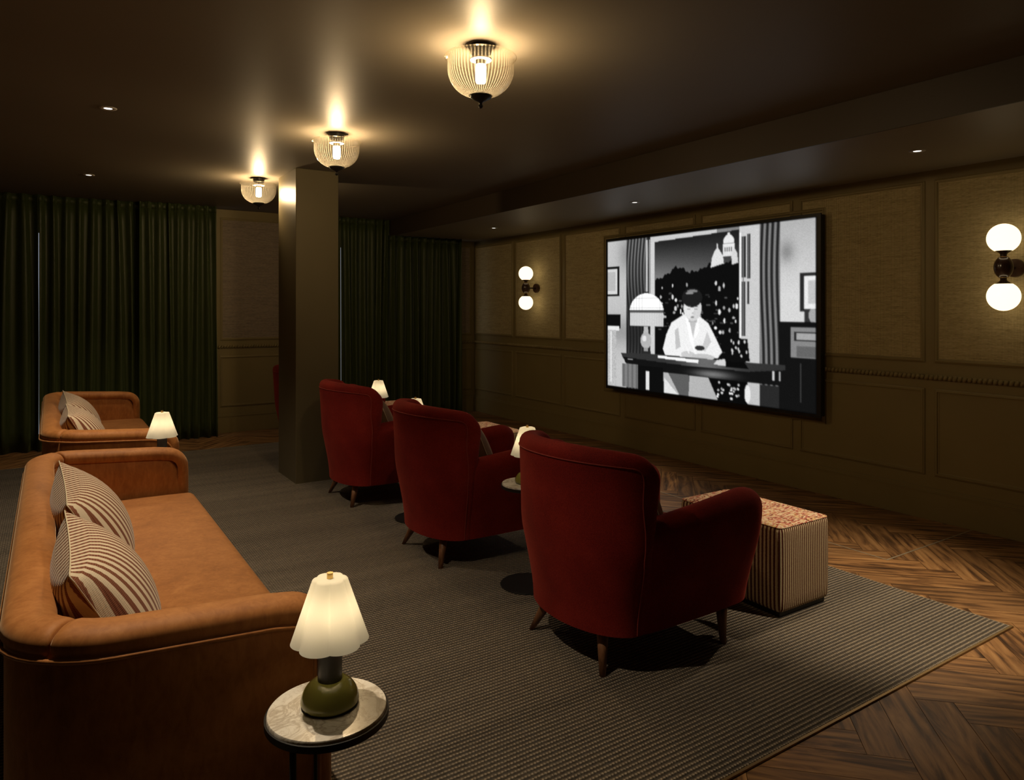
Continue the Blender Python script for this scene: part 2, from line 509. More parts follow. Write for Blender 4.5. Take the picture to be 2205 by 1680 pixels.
T = 0.12
floor = struct(box('floor', (XL, XW, YB, YF, -0.13, -0.014), M['sub']), 'dark oak herringbone floor around the carpet')
ceil_ = struct(box('ceiling', (XL - T, XS, YB - T, YF + T, ZC, ZC + T), M['ceiling']), 'dark brown satin ceiling')
soffit = struct(box('ceiling_drop', (XS, XW + T, YB - T, YF + T, ZS, ZC + T), M['drop']), 'lowered ceiling strip along the screen wall')
box('shaded_face', (XS - .012, XS, YB, YF, ZS, ZC - .001), M['shaded_face'], soffit)  # thin added facing that carries the painted shade of the drop
wall_r = struct(box('wall_right', (XW, XW + T, YB - T, YF + T, -0.13, ZS), M['wall']), 'olive panelled wall behind the screen')
wall_l = struct(box('wall_left', (XL - T, XL, YB - T, YF + T, -0.13, ZC), M['wall']), 'plain olive side wall')
wall_b = struct(box('wall_near', (XL, XW, YB - T, YB, -0.13, ZC), M['wall']), 'plain olive wall behind the viewer')
# far wall with two window openings
WIN = ((-1.7, 1.62), (2.80, 4.92))
WZ0, WZ1 = 0.10, 2.45
segs = [(XL, WIN[0][0]), (WIN[0][1], WIN[1][0]), (WIN[1][1], XW)]
fw = [boxv(a, b, YF, YF + T, -0.13, ZC) for a, b in segs]
for a, b in WIN:
    fw += [boxv(a, b, YF, YF + T, -0.13, WZ0), boxv(a, b, YF, YF + T, WZ1, ZC)]
v, f = multi(fw)
wall_f = struct(obj('wall_far', v, f, M['wall']), 'far wall with panels and curtained windows')
for i, (a, b) in enumerate(WIN):
    w = struct(obj('window_%d' % (i + 1), *multi([boxv(a, b, YF + .03, YF + .08, WZ0, WZ0 + .06), boxv(a, b, YF + .03, YF + .08, WZ1 - .06, WZ1),
        boxv(a, a + .06, YF + .03, YF + .08, WZ0 + .06, WZ1 - .06), boxv(b - .06, b, YF + .03, YF + .08, WZ0 + .06, WZ1 - .06),
        boxv((a + b) / 2 + .2, (a + b) / 2 + .25, YF + .03, YF + .08, WZ0 + .06, WZ1 - .06)]), M['frame']), 'dark framed window behind the green curtains')
    v, f = boxv(a + .06, (a + b) / 2 + .2, YF + .05, YF + .06, WZ0 + .06, WZ1 - .06); obj('pane', v, f, M['pane'], w)
    v, f = boxv((a + b) / 2 + .25, b - .06, YF + .05, YF + .06, WZ0 + .06, WZ1 - .06); obj('pane', v, f, M['pane'], w)

# column
col = struct(box('column', (1.811, 2.197, 6.272, 6.835, -0.014, ZC), M['column'], bevel=0.004, seg=1), 'square painted column beside the armchairs')

# ------------------------------------------------------------------ panelling (built in a local frame: a = along, n = out of wall, z)
def frame_moulding(a0, a1, z0, z1, w=0.032, d=0.016):
    """mitred picture-frame moulding with a stepped profile: returns verts (a, n, z)"""
    prof = [(0, 0), (0.0, d * .55), (w * .22, d * .7), (w * .34, d), (w * .62, d), (w * .74, d * .45), (w, d * .35), (w, 0)]
    V, F = [], []
    for (p, q) in prof:
        V += [(a0 + p, q, z0 + p), (a1 - p, q, z0 + p), (a1 - p, q, z1 - p), (a0 + p, q, z1 - p)]
    n = len(prof)
    for i in range(n - 1):
        for s in range(4):
            s2 = (s + 1) % 4
            F.append((i * 4 + s, i * 4 + s2, (i + 1) * 4 + s2, (i + 1) * 4 + s))
    return V, F

def right(vf):   # along = Y, out of wall = -X
    return [(XW - n, a, z) for a, n, z in vf[0]], vf[1]
def far(vf):     # along = X, out of wall = -Y
    return [(a, YF - n, z) for a, n, z in vf[0]], vf[1]

def nbox(a0, a1, n0, n1, z0, z1):
    return boxv(a0, a1, n0, n1, z0, z1)

def panel(place, wall, a0, a1, z0, z1, fabric):
    o = obj('panel_moulding', *place(frame_moulding(a0, a1, z0, z1)), M['wall'], wall); fix_normals(o)
    w = 0.031
    if fabric:
        o = obj('fabric_panel', *place(nbox(a0 + w, a1 - w, 0.0, 0.006, z0 + w, z1 - w)), M['fabric'] if place is right else M['fabric_far_dim'], wall); fix_normals(o)
    else:
        o = obj('wall_panel', *place(nbox(a0 + w, a1 - w, 0.0, 0.003, z0 + w, z1 - w)), M['wall'], wall); fix_normals(o)

TVY0, TVY1, TVZ0, TVZ1 = 3.588, 6.336, 0.63, 2.357
ys = [2.674 + 1.1165 * i for i in range(-4, 7)]      # left edges in photo order (gap .07 between)
mouldings = []
for y in ys:
    a0, a1 = y - 1.1165 + 0.07, y
    if a1 > YF: a1 = YF
    if a0 < YB: continue
    panel(right, wall_r, a0, a1, 1.155, 2.495, True)
    panel(right, wall_r, a0, a1, 0.326, 0.963, False)
panel(right, wall_r, ys[-1] + .07 - 0.0, min(ys[-1] + 1.1, YF - .05), 1.155, 2.495, True) if ys[-1] + .2 < YF - .1 else None
# surround of the screen
o = obj('panel_moulding', *right(frame_moulding(TVY0 - .042, TVY1 + .042, TVZ0 - .042, TVZ1 + .042, 0.036, 0.02)), M['wall'], wall_r); fix_normals(o)

# skirting with stepped cap
def skirting(a0, a1):
    parts = [nbox(a0, a1, 0, 0.020, 0.0, 0.200), nbox(a0, a1, 0, 0.026, 0.200, 0.212), nbox(a0, a1, 0, 0.016, 0.212, 0.224), nbox(a0, a1, 0, 0.010, 0.224, 0.234)]
    return multi(parts)
o = struct(obj('baseboard_right', *right(skirting(YB, YF)), M['wall']), 'tall stepped skirting along the screen wall'); fix_normals(o)
for i, (a, b) in enumerate(((1.695, 2.72), (5.06, XW - .03))):
    o = struct(obj('baseboard_far', *far(skirting(a, b)), M['wall']), ('skirting under the far fabric panel' if i == 0 else 'short skirting in the far corner')); fix_normals(o)
box('rail_strip', (XW - .010, XW, YB, YF, 1.030, 1.064), M['wall'], wall_r)

# far wall panels
panel(far, wall_f, 1.775, 2.62, 1.153, 2.689, True)
panel(far, wall_f, 1.775, 2.62, 0.323, 0.959, False)
panel(far, wall_f, 5.12, 5.375, 1.153, 2.50, True)
panel(far, wall_f, 5.12, 5.375, 0.323, 0.959, False)

# rope moulding, one twisted strand after another
bm = bmesh.new()
bmesh.ops.create_uvsphere(bm, u_segments=8, v_segments=5, radius=1.0)
bead_me = bpy.data.meshes.new('rope_bead')
for fce in bm.faces: fce.smooth = True
bm.to_mesh(bead_me); bm.free(); bead_me.materials.append(M['wall'])
def bead(loc, wall, axis):
    o = bpy.data.objects.new('rope_bead', bead_me); COL.objects.link(o); o.parent = wall
    o.location = loc
    if axis == 'Y':
        o.scale = (0.019, 0.0172, 0.0215); o.rotation_euler = (R(24), 0, 0)
    else:
        o.scale = (0.0165, 0.018, 0.0235); o.rotation_euler = (0, R(30), 0)
y = 1.75
while y < YF - .02:
    if not (TVY0 - .02 < y < TVY1 + .02): bead((XW - .012, y, 1.047), wall_r, 'Y')
    y += 0.0325
x = 1.70
while x < 2.72:
    bead((x, YF - .012, 1.075), wall_f, 'X'); x += 0.0325
x = 5.07
while x < XW - .02:
    bead((x, YF - .012, 1.047), wall_f, 'X'); x += 0.0325

# ------------------------------------------------------------------ herringbone floor
PW, PL = 0.1414, 0.705
S2 = math.sqrt(0.5)
def clip(poly, inside, cut):
    out = []
    for i in range(len(poly)):
        a, b = poly[i], poly[(i + 1) % len(poly)]
        ia, ib = inside(a), inside(b)
        if ia: out.append(a)
        if ia != ib: out.append(cut(a, b))
    return out
def cliprect(poly, x0, x1, y0, y1):
    for ax, val, sg in ((0, x0, 1), (0, x1, -1), (1, y0, 1), (1, y1, -1)):
        if not poly: break
        ins = lambda p: (p[ax] - val) * sg >= -1e-9
        def cut(a, b):
            t = (val - a[ax]) / (b[ax] - a[ax]); return tuple(a[k] + (b[k] - a[k]) * t for k in range(2))
        poly = clip(poly, ins, cut)
    return poly
g = 0.0011
full_v, full_f = boxv(-PL / 2 + g, PL / 2 - g, -PW / 2 + g, PW / 2 - g, -0.014, 0)
full_me = bpy.data.meshes.new('plank'); full_me.from_pydata(full_v, [], full_f); full_me.materials.append(M['oak'])
regions = [(RUG[1] + .012, XW - .001, 0.0, YF - .001), (0.9, RUG[1] + .012, 0.0, RUG[2] - .012), (-1.4, RUG[1] + .012, RUG[3] + .012, YF - .001)]
PLANKS = []          # (score, centre, angle, local outline or None for a whole plank)
def seen(px, py):    # how large a floor spot shows from the room's viewpoint
    sa_, ca_ = math.sin(R(33.024)), math.cos(R(33.024))
    t_ = px * sa_ + py * ca_
    if t_ < 0.3: return 0.0
    u_ = 1102.5 + 1530 * (px * ca_ - py * sa_) / t_; v_ = 665 + 1530 * 1.55 / t_
    return 1.0 / t_ ** 3 if (-60 < u_ < 2265 and v_ < 1740) else 1e-4 / (t_ + 5)
def plank(pc, qc, along_p):
    cx, cy = (pc + qc) * S2, (pc - qc) * S2     # p=(X+Y)/r2, q=(X-Y)/r2
    ang = R(45) if along_p else R(-45)
    ca, sa = math.cos(ang), math.sin(ang)
    corners = [(cx + u * ca - w * sa, cy + u * sa + w * ca) for u, w in ((-PL/2+g, -PW/2+g), (PL/2-g, -PW/2+g), (PL/2-g, PW/2-g), (-PL/2+g, PW/2-g))]
    for (x0, x1, y0, y1) in regions:
        if max(c[0] for c in corners) < x0 or min(c[0] for c in corners) > x1 or max(c[1] for c in corners) < y0 or min(c[1] for c in corners) > y1: continue
        if all(x0 <= c[0] <= x1 and y0 <= c[1] <= y1 for c in corners):
            loc, poly, ar = None, corners, PL * PW
        else:
            poly = cliprect(corners, x0, x1, y0, y1)
            if len(poly) < 3: continue
            ar = abs(sum(poly[i][0] * poly[(i+1) % len(poly)][1] - poly[(i+1) % len(poly)][0] * poly[i][1] for i in range(len(poly)))) / 2
            if ar < 0.0008: continue
            loc = [((px - cx) * ca + (py - cy) * sa, -(px - cx) * sa + (py - cy) * ca) for px, py in poly]
        mx, my = sum(p[0] for p in poly) / len(poly), sum(p[1] for p in poly) / len(poly)
        PLANKS.append((ar * max([seen(mx, my)] + [seen(*p) for p in poly]), (cx, cy), ang, loc))
p0, q0 = 4.376 * S2 - PL, 1.383 * S2
for m_ in range(-12, 13):
    for k_ in range(-60, 61):
        a = p0 + m_ * PL - k_ * PW; b = q0 + m_ * PL + k_ * PW
        plank(a + PL / 2, b + PW / 2, True)
        plank(a + PL - PW / 2, b + PW + PL / 2, False)
PLANKS.sort(key=lambda q: -q[0])
whole = [(-PL/2+g, -PW/2+g), (PL/2-g, -PW/2+g), (PL/2-g, PW/2-g), (-PL/2+g, PW/2-g)]
def prism(loc):
    n = len(loc)
    return ([(a, b, -0.014) for a, b in loc] + [(a, b, 0) for a, b in loc],
            [tuple(reversed(range(n))), tuple(range(n, 2 * n))] + [(i, (i + 1) % n, n + (i + 1) % n, n + i) for i in range(n)])
for (_, (cx, cy), ang, loc) in PLANKS[:296]:
    if loc is None: me = full_me
    else:
        V, F = prism(loc)
        me = bpy.data.meshes.new('plank'); me.from_pydata(V, [], F); me.materials.append(M['oak'])
    o = bpy.data.objects.new('plank', me); COL.objects.link(o)
    o.location = (cx, cy, 0); o.rotation_euler = (0, 0, ang); o.parent = floor
parts, grain = [], []
for (_, (cx, cy), ang, loc) in PLANKS[296:]:
    V, F = prism(loc or whole)
    tone = random.random()
    grain += [(p[0], p[1], tone) for p in V]
    parts.append(xf((V, F), Matrix.Translation((cx, cy, 0)) @ Matrix.Rotation(ang, 4, 'Z')))
if parts:
    o = obj('small_planks', *multi(parts), M['oak_rest'], floor); o['kind'] = 'stuff'
    at = o.data.attributes.new('grain', 'FLOAT_VECTOR', 'POINT')
    at.data.foreach_set('vector', [c for p in grain for c in p])

# carpet let into the floor, with its edge strip
rug = box('carpet', (RUG[0], RUG[1], RUG[2], RUG[3], -0.013, 0.008), M['rug'], bevel=0.003, seg=1)
tag(rug, 'large ribbed grey brown carpet under the armchairs and sofas', 'carpet')
edge = box('edge_strip', (RUG[0], RUG[1] + .011, RUG[2] - .011, RUG[2] - .0005, -0.013, 0.008), M['edge'], rug)
edge2 = box('edge_strip', (RUG[1] + .0005, RUG[1] + .006, RUG[2], RUG[3], -0.013, 0.006), M['trim'], rug)
# metal line let into the planks
tr = struct(obj('trim_1', *multi([boxv(4.325, 4.334, 2.410, YF - .1, 0.0, 0.0015), boxv(4.334, XW - .03, 2.410, 2.419, 0.0, 0.0015)]), M['trim']), 'thin metal line let into the oak floor in front of the screen wall')

# ================================================================== curtains
def curtain(x0, x1, pitch, ztop, label, seed, yoff=0.12):
    rnd = random.Random(seed)
    nf = max(2, round((x1 - x0) / pitch)); p = (x1 - x0) / nf
    cpf, nr = 10, 14
    amp = [rnd.uniform(.75, 1.15) for _ in range(nf + 1)]
    shift = [rnd.uniform(-.28, .28) for _ in range(nf + 2)]
    wob = [rnd.uniform(0, 6) for _ in range(nf + 2)]
    V = []
    nc = nf * cpf + 1
    for i in range(nc):
        fi = i / cpf; k = min(int(fi), nf - 1); t = fi - k
        for j in range(nr):
            h = j / (nr - 1)                     # 0 top
            s = (shift[k] * (1 - t) + shift[k + 1] * t) * p * (1 - math.exp(-3 * h)) * (1.0 if 0 < i < nc - 1 else 0)
            s += 0.012 * math.sin(2.2 * h + wob[k]) * (1 if 0 < i < nc - 1 else 0)
            wv = math.cos(2 * math.pi * t)
            sharp = 0.5 + 0.5 * wv
            sharp = sharp ** (2.8 - 0.6 * min(1, h * 3))   # narrow pinched ridges at the heading
            A = 0.095 * (amp[k] * (1 - t) + amp[k + 1] * t) * (0.75 + 0.35 * h)
            V.append((x0 + fi * p + s, YF - yoff - 0.0 + A * (0.5 - sharp), ztop - 0.001 - h * (ztop - 0.003)))
    F = gridfaces(nc, nr)
    o = obj('curtain', V, F, M['curtain'], None, True)
    md = o.modifiers.new('thick', 'SOLIDIFY'); md.thickness = 0.004
    # heading tape
    W = []
    for i in range(nc):
        a = V[i * nr]
        W += [(a[0], a[1] - .002, a[2]), (a[0], a[1] - .003, a[2] - .075)]
    hd = obj('heading', W, gridfaces(nc, 2), M['curtain'], o, True)
    md = hd.modifiers.new('thick', 'SOLIDIFY'); md.thickness = 0.003
    return tag(o, label, 'curtain', 'green velvet curtains')
curtain(XL + .02, -0.106, 0.135, ZC, 'green velvet curtain running to the left edge of the far wall', 1)
curtain(-0.101, 0.90, 0.118, ZC, 'green velvet curtain right of the thin slit of daylight', 2)
curtain(0.86, 1.685, 0.098, ZC, 'green velvet curtain next to the pale fabric panel', 3, 0.23)
curtain(3.274, 3.97, 0.115, ZC, 'green velvet curtain just right of the column', 4)
curtain(3.88, 5.05, 0.115, ZS, 'shorter green velvet curtain under the lowered ceiling', 5, 0.25)
curtain(2.74, 3.268, 0.115, ZC, 'green velvet curtain hidden behind the column', 6)

# ================================================================== screen
def picture():
    W, H = 430, 270
    yy, xx = np.mgrid[0:H, 0:W]
    u = xx / (W - 1); v = yy / (H - 1)
    im = np.zeros((H, W))
    rng = np.random.RandomState(3)
    def poly(pts):
        m = np.zeros((H, W), bool); n = len(pts)
        for i in range(n):
            x1, y1 = pts[i]; x2, y2 = pts[(i + 1) % n]
            if y1 == y2: continue
            c = ((v >= min(y1, y2)) & (v < max(y1, y2)))
            xi = x1 + (v - y1) * (x2 - x1) / (y2 - y1)
            m ^= c & (u < xi)
        return m
    def ell(cx, cy, rx, ry): return ((u - cx) / rx) ** 2 + ((v - cy) / ry) ** 2 < 1
    def rect(a, b, c, d): return (u >= a) & (u < b) & (v >= c) & (v < d)
    def put(m, val): im[m] = val[m] if isinstance(val, np.ndarray) else val
    # left wall and frame
    put(rect(0, .125, 0, 1), .50 - .22 * np.exp(-((u - .12) / .05) ** 2 - ((v - .1) / .12) ** 2) - .2 * np.exp(-((v - .62) / .1) ** 2))
    put(rect(0, .078, .177, .382), .01); put(rect(0, .063, .197, .366), .62); put(rect(.004, .052, .215, .345), .45)
    put(rect(0, .085, .505, .60), .004)
    # left drapes
    st = np.abs(np.sin(u * 165 + 2 * np.sin(v * 7))) ** 3
    put(rect(.12, .262, 0, 1), .012 + .17 * st * (0.55 + .45 * np.cos(v * 5)) * (u < .25))
    put(rect(.236, .245, .02, .40), .5); put(rect(.255, .259, .02, .4), .4)
    # night outside
    sky = .012 + .16 * np.clip(v / .26, 0, 1) ** 2 * (1 - .55 * np.clip((u - .3) / .4, 0, 1))
    put(rect(.262, .73, 0, 1), sky)
    line = np.interp(u, [.26, .31, .36, .40, .43, .47, .53, .58, .66, .74], [.285, .275, .245, .205, .215, .245, .23, .19, .20, .21])
    line = line + .006 * np.sin(u * 140) + .004 * np.sin(u * 310)
    put((u > .287) & (u < .73) & (v > line), .004)
    for _ in range(62):
        a, b = rng.uniform(.30, .70), rng.uniform(.30, .74)
        if rng.rand() < .35: b = rng.uniform(.40, .62)
        w_, h_ = rng.uniform(.0025, .006), rng.uniform(.005, .015)
        put(ell(a, b, w_, h_) & (v > line), rng.uniform(.25, 1.0))
    for _ in range(60):
        a, b = rng.uniform(.30, .70), rng.uniform(.36, .74)
        put(rect(a, a + rng.uniform(.004, .02), b, b + .006), rng.uniform(.02, .08))
    # pale domed building on the hill
    put(poly([(.572, .225), (.578, .17), (.59, .13), (.600, .115), (.602, .075), (.606, .115), (.618, .14), (.628, .16), (.632, .205), (.60, .215)]), .68)
    put(rect(.628, .680, .095, .165), .70); put(ell(.654, .085, .024, .042), .74); put(rect(.650, .658, .03, .06), .7)
    put(poly([(.665, .14), (.678, .12), (.69, .15), (.695, .205), (.668, .215)]), .62)
    for a in (.636, .645, .654, .663): put(rect(a, a + .004, .115, .140), .06)
    put(rect(.630, .678, .09, .094), .2)
    # window frame
    put(rect(.262, .285, 0, .77), .58); put(poly([(.262, .0), (.72, .0), (.72, .02), (.287, .038), (.262, .038)]), .55 - .35 * (u > .6))
    put(rect(.700, .785, 0, 1), .55); put(rect(.700, .708, .04, 1), .8)
    put(rect(.710, .728, .06, .29), .02); put(rect(.733, .748, .05, .30), .02); put(rect(.738, .741, .05, .3), .2)
    put(rect(.710, .726, .315, .62), .03); put(rect(.732, .743, .315, .44), .04); put(rect(.715, .718, .06, .62), .15)
    # right drapes and wall
    put(rect(.785, .865, 0, 1), .01 + .22 * np.abs(np.sin(u * 150 + .8 * np.sin(v * 6))) ** 4)
    put(rect(.865, 1, 0, .55), .40 + .22 * np.clip(v / .4, 0, 1) - .25 * np.exp(-((u - .89) / .03) ** 2 - ((v - .17) / .06) ** 2))
    put(rect(.938, 1, .282, .480), .02); put(rect(.955, 1, .30, .465), .75); put(rect(.968, 1, .32, .44), .5)
    put(rect(.955, .978, .47, .56), .03); put(ell(.985, .50, .014, .035), .35)
    # dresser
    put(rect(.862, 1, .535, 1), .006); put(rect(.905, 1, .565, .72), .22)
    put(rect(.918, 1, .585, .635), .02); put(rect(.926, 1, .592, .628), .35); put(rect(.926, 1, .66, .715), .12)
    put(rect(.94, .943, .75, .95), .06)
    # pedestal on the left
    put(rect(0, .075, .585, .615), .75); put(rect(.004, .058, .61, .99), .32 + .28 * rng.rand(H, W)); put(rect(.02, .03, .62, .97), .7)
    # lamp: domed leaded shade, fringe, vase
    put(rect(.222, .252, .355, .372), .02)
    sh = ell(.238, .492, .098, .125) & (v < .478)
    put(sh, 1.0); put(sh & ((np.abs(np.sin(u * 190)) < .12) | (np.abs(np.sin(v * 150 + 8 * (u - .238) ** 2)) < .12)), .45)
    put(rect(.142, .334, .474, .492), .08)
    put(rect(.144, .334, .492, .577), .34 + .4 * np.abs(np.sin(u * 330)) * (1 - 2.2 * np.abs(u - .24)))
    put(poly([(.226, .58), (.248, .58), (.252, .64), (.222, .64)]), .45); put(ell(.237, .672, .031, .052), .42); put(ell(.228, .66, .012, .02), .7)
    put(rect(.226, .248, .72, .745), .3); put(rect(.21, .264, .74, .765), .02)
    # seated figure in a white blouse, head bent to the page
    put(poly([(.300, .62), (.345, .61), (.345, .76), (.292, .76)]), .004)
    put(poly([(.444, .500), (.514, .508), (.560, .552), (.596, .64), (.624, .715), (.604, .752), (.514, .768), (.345, .760), (.332, .720), (.350, .63), (.378, .552)]), .80)
    put(poly([(.395, .60), (.412, .58), (.425, .70), (.40, .72)]), .50); put(poly([(.555, .60), (.575, .66), (.545, .72), (.53, .70)]), .55)
    put(poly([(.462, .50), (.508, .512), (.487, .64)]), .50)
    put(poly([(.447, .50), (.463, .505), (.489, .66), (.500, .74), (.472, .66)]), .95); put(poly([(.512, .510), (.505, .53), (.490, .66), (.517, .60)]), .90)
    put(rect(.464, .508, .49, .55), .42)
    put(ell(.484, .462, .044, .078), .60); put(ell(.468, .47, .024, .055), .72)
    put(ell(.482, .400, .050, .058), .012)
    put(ell(.484, .360, .026, .008), .2); put(ell(.470, .372, .02, .006), .25)
    put(rect(.455, .476, .448, .453), .06); put(rect(.492, .512, .450, .455), .06)
    put(rect(.457, .474, .466, .470), .12); put(rect(.494, .510, .468, .472), .12)
    put(ell(.484, .517, .010, .005), .22); put(ell(.486, .492, .006, .004), .40)
    put(ell(.462, .745, .035, .022), .55); put(ell(.535, .752, .055, .018), .50); put(ell(.52, .70, .024, .016), .03)
    put(poly([(.445, .68), (.450, .675), (.470, .735), (.465, .738)]), .85)
    # desk
    put(poly([(.086, .764), (.30, .755), (.66, .765), (.885, .765), (.885, .80), (.74, .835), (.40, .83), (.10, .80)]), .03 + .10 * np.exp(-((u - .55) / .1) ** 2))
    put(poly([(.10, .79), (.40, .81), (.74, .815), (.885, .79), (.882, .875), (.74, .875), (.40, .865), (.115, .83)]), .006 + .16 * np.exp(-((u - .58) / .07) ** 2 - ((v - .85) / .018) ** 2))
    put(poly([(.13, .80), (.16, .80), (.16, .806), (.13, .806)]), .4)
    put(poly([(.305, .764), (.514, .772), (.512, .792), (.305, .778)]), .85); put(poly([(.60, .765), (.638, .755), (.64, .795), (.585, .79)]), .6)
    put(poly([(.64, .765), (.72, .76), (.74, .80), (.64, .80)]), .003)
    put(poly([(.655, .66), (.69, .63), (.735, .635), (.745, .76), (.665, .77)]), .004)
    for _ in range(14): put(ell(rng.uniform(.655, .735), rng.uniform(.64, .75), .003, .008), .6)
    put(rect(.836, .842, .80, .85), .6); put(rect(.862, .866, .80, .85), .4)
    # below the desk
    put(rect(.095, .19, .835, .99), .10 + .10 * np.abs(np.sin(u * 120))); put(rect(.19, .332, .84, 1), .004); put(rect(.237, .255, .87, .99), .7)
    put(poly([(.334, .868), (.56, .872), (.606, 1.0), (.338, 1.0)]), .42); put(poly([(.36, .868), (.47, .87), (.465, 1.0), (.42, 1.0)]), .10)
    put(poly([(.338, .90), (.40, .98), (.42, 1.0), (.338, 1.0)]), .7)
    put(poly([(.57, .875), (.735, .875), (.735, 1.0), (.61, 1.0)]), .003)
    for _ in range(22): put(ell(rng.uniform(.60, .70), rng.uniform(.89, .98), .004, .006), rng.uniform(.3, .9))
    put(rect(.735, .785, .875, 1), .50); put(ell(.735, .94, .012, .05), .75)
    put(rect(.785, .862, .88, 1), .02)
    put((u < .004) | (u > .994) | (v < .004) | (v > .994), .003)
    # gentle softening and film grain
    for _ in range(2):
        im = (np.roll(im, 1, 0) + np.roll(im, -1, 0) + np.roll(im, 1, 1) + np.roll(im, -1, 1) + 4 * im) / 8
    im = np.clip(im * (1 + .05 * rng.randn(H, W)), 0, 1)
    return W, H, u, v, im

# the set hangs a little off the wall, so its outline is pulled in by the same ratio
kt = (XW - .095) / XW
TVY0, TVY1, TVZ0, TVZ1 = TVY0 * kt, TVY1 * kt, 1.55 + (TVZ0 - 1.55) * kt, 1.55 + (TVZ1 - 1.55) * kt
tv = thing('television', 'huge flat television on the panelled wall showing a black and white film', 'television', (XW - .062, (TVY0 + TVY1) / 2, TVZ0))
hw, th = (TVY1 - TVY0) / 2, TVZ1 - TVZ0
box('housing', (-.03, .0285, -hw + .01, hw - .01, .01, th - .01), M['black'], tv)
bz = 0.026
o = obj('bezel', *multi([boxv(-.042, -.028, -hw, hw, 0, bz), boxv(-.042, -.028, -hw, hw, th - bz, th), boxv(-.042, -.028, -hw, -hw + bz + .012, bz, th - bz), boxv(-.042, -.028, hw - .014, hw, bz, th - bz)]), M['black'], tv)
PWid, PHei, pu, pv, pim = picture()
ya, yb, za, zb = hw - .014, -hw + bz + .012, th - bz, bz
V = np.stack([np.full(pu.size, -.034), (ya + (yb - ya) * pu).ravel(), (za + (zb - za) * pv).ravel()], 1)
idx = np.arange(PHei * PWid).reshape(PHei, PWid)
Fq = np.stack([idx[:-1, :-1], idx[1:, :-1], idx[1:, 1:], idx[:-1, 1:]], -1).reshape(-1, 4)
me = bpy.data.meshes.new('screen')
me.vertices.add(len(V)); me.vertices.foreach_set('co', V.ravel())
me.loops.add(Fq.size); me.loops.foreach_set('vertex_index', Fq.ravel().astype(np.int32))
me.polygons.add(len(Fq)); me.polygons.foreach_set('loop_start', np.arange(0, Fq.size, 4, dtype=np.int32))
me.update(calc_edges=True); me.validate()
ca = me.color_attributes.new('picture', 'FLOAT_COLOR', 'POINT')
cc = np.ones((len(V), 4), np.float32); cc[:, :3] = pim.ravel()[:, None]
ca.data.foreach_set('color', cc.ravel())
me.materials.append(M['screen'])
so = bpy.data.objects.new('screen', me); COL.objects.link(so); so.parent = tv
so['label'] = 'black and white film still of a person in white writing at a desk by lamplight'

# ================================================================== ceiling bowl lamps
def bowl_lamp(loc, label, group='ribbed glass ceiling lamps'):
    t = thing('ceiling_lamp', label, 'lamp', loc, 0, group)
    v, f = lathe([(0.0, 0), (0.052, 0), (0.052, -.022), (0.048, -.040), (0.0, -.040)], 28)
    o = autosmooth(fix_normals(obj('canopy', v, f, M['black'], t)))
    # white socket plate and holder
    v, f = lathe([(0.0, -.062), (0.050, -.062), (0.050, -.070), (0.024, -.072), (0.024, -.092), (0.0, -.092)], 24)
    autosmooth(fix_normals(obj('socket', v, f, M['socket'], t)))
    v, f = lathe([(0.008, -.038), (0.008, -.062)], 10); obj('rod', v, f, M['black'], t)
    v, f = lathe([(0.0, -.093), (0.020, -.094), (0.0245, -.104), (0.0245, -.165), (0.021, -.176), (0.0, -.180)], 20)
    o = obj('bulb', v, f, M['bulb'], t, True); fix_normals(o)
    # ribbed bowl
    prof = []
    for i in range(15):
        a = i / 14 * R(78)
        prof.append((0.155 * math.cos(a) ** 0.85 if i else 0.155, -.112 - 0.132 * math.sin(a)))
    prof = [(0.168, -.058), (0.166, -.062), (0.155, -.066)] + prof
    seg = 180
    mod = lambda th, i: 1 + (0.011 * math.cos(60 * th) if i > 2 else (0.008 * math.cos(60 * th)))
    v, f = lathe(prof, seg, mod); f = f[:-2] if len(f[-1]) > 4 and len(f[-2]) > 4 else f
    bw = obj('glass_bowl', v, f, M['glass'], t, True)
    obj('rim', *tube([(0.168 * math.cos(k * math.pi / 60), 0.168 * math.sin(k * math.pi / 60), -.058) for k in range(120)], 0.0028, 6, True), M['glass'], bw, True)
    v, f = lathe([(0.0, -.226), (0.050, -.228), (0.052, -.236), (0.048, -.248), (0.022, -.262), (0.009, -.268), (0.006, -.276), (0.010, -.282), (0.011, -.288), (0.006, -.296), (0.0, -.298)], 24)
    autosmooth(fix_normals(obj('finial', v, f, M['black'], t)), 50)
    return t
bowl_lamp((1.70, 2.885, ZC), 'largest ribbed glass bowl lamp on the ceiling, nearest the camera')
bowl_lamp((1.70, 4.892, ZC), 'middle ribbed glass bowl lamp, in front of the column')
bowl_lamp((1.66, 6.965, ZC), 'smallest ribbed glass bowl lamp, partly hidden by the column')

# ------------------------------------------------------------------ downlights
def downlight(loc, power, label, size=100, tilt=(0, 0), color=(1.0, 0.80, 0.56)):
    t = thing('downlight', label, 'downlight', loc, 0, 'recessed downlights')
    v, f = lathe([(0.022, -.0010), (0.028, -.0045), (0.046, -.0050), (0.050, -.001), (0.050, 0.0)], 28)
    o = obj('trim_ring', v, f[:-2], M['dtrim'], t, True); fix_normals(o)
    v, f = lathe([(0.0, -.002), (0.024, -.002)], 20); obj('lens', v, f[:-1], M['lens'], t)
    l = light('lamp_light', 'SPOT', (0, 0, -.012), power, color, t, spot_size=R(size), spot_blend=0.7, shadow_soft_size=0.03)
    l.rotation_euler = (R(tilt[0]), R(tilt[1]), 0)
    return t
downlight((0.30, 5.043, ZC), SPOT_SOFA, 'round ceiling downlight left of the lamps, nearer one')
downlight((0.30, 7.653, ZC), SPOT_SOFA * .35, 'round ceiling downlight close to the left curtains')
downlight((0.30, 2.433, ZC), SPOT_SOFA, 'ceiling downlight over the near sofa, outside the picture')
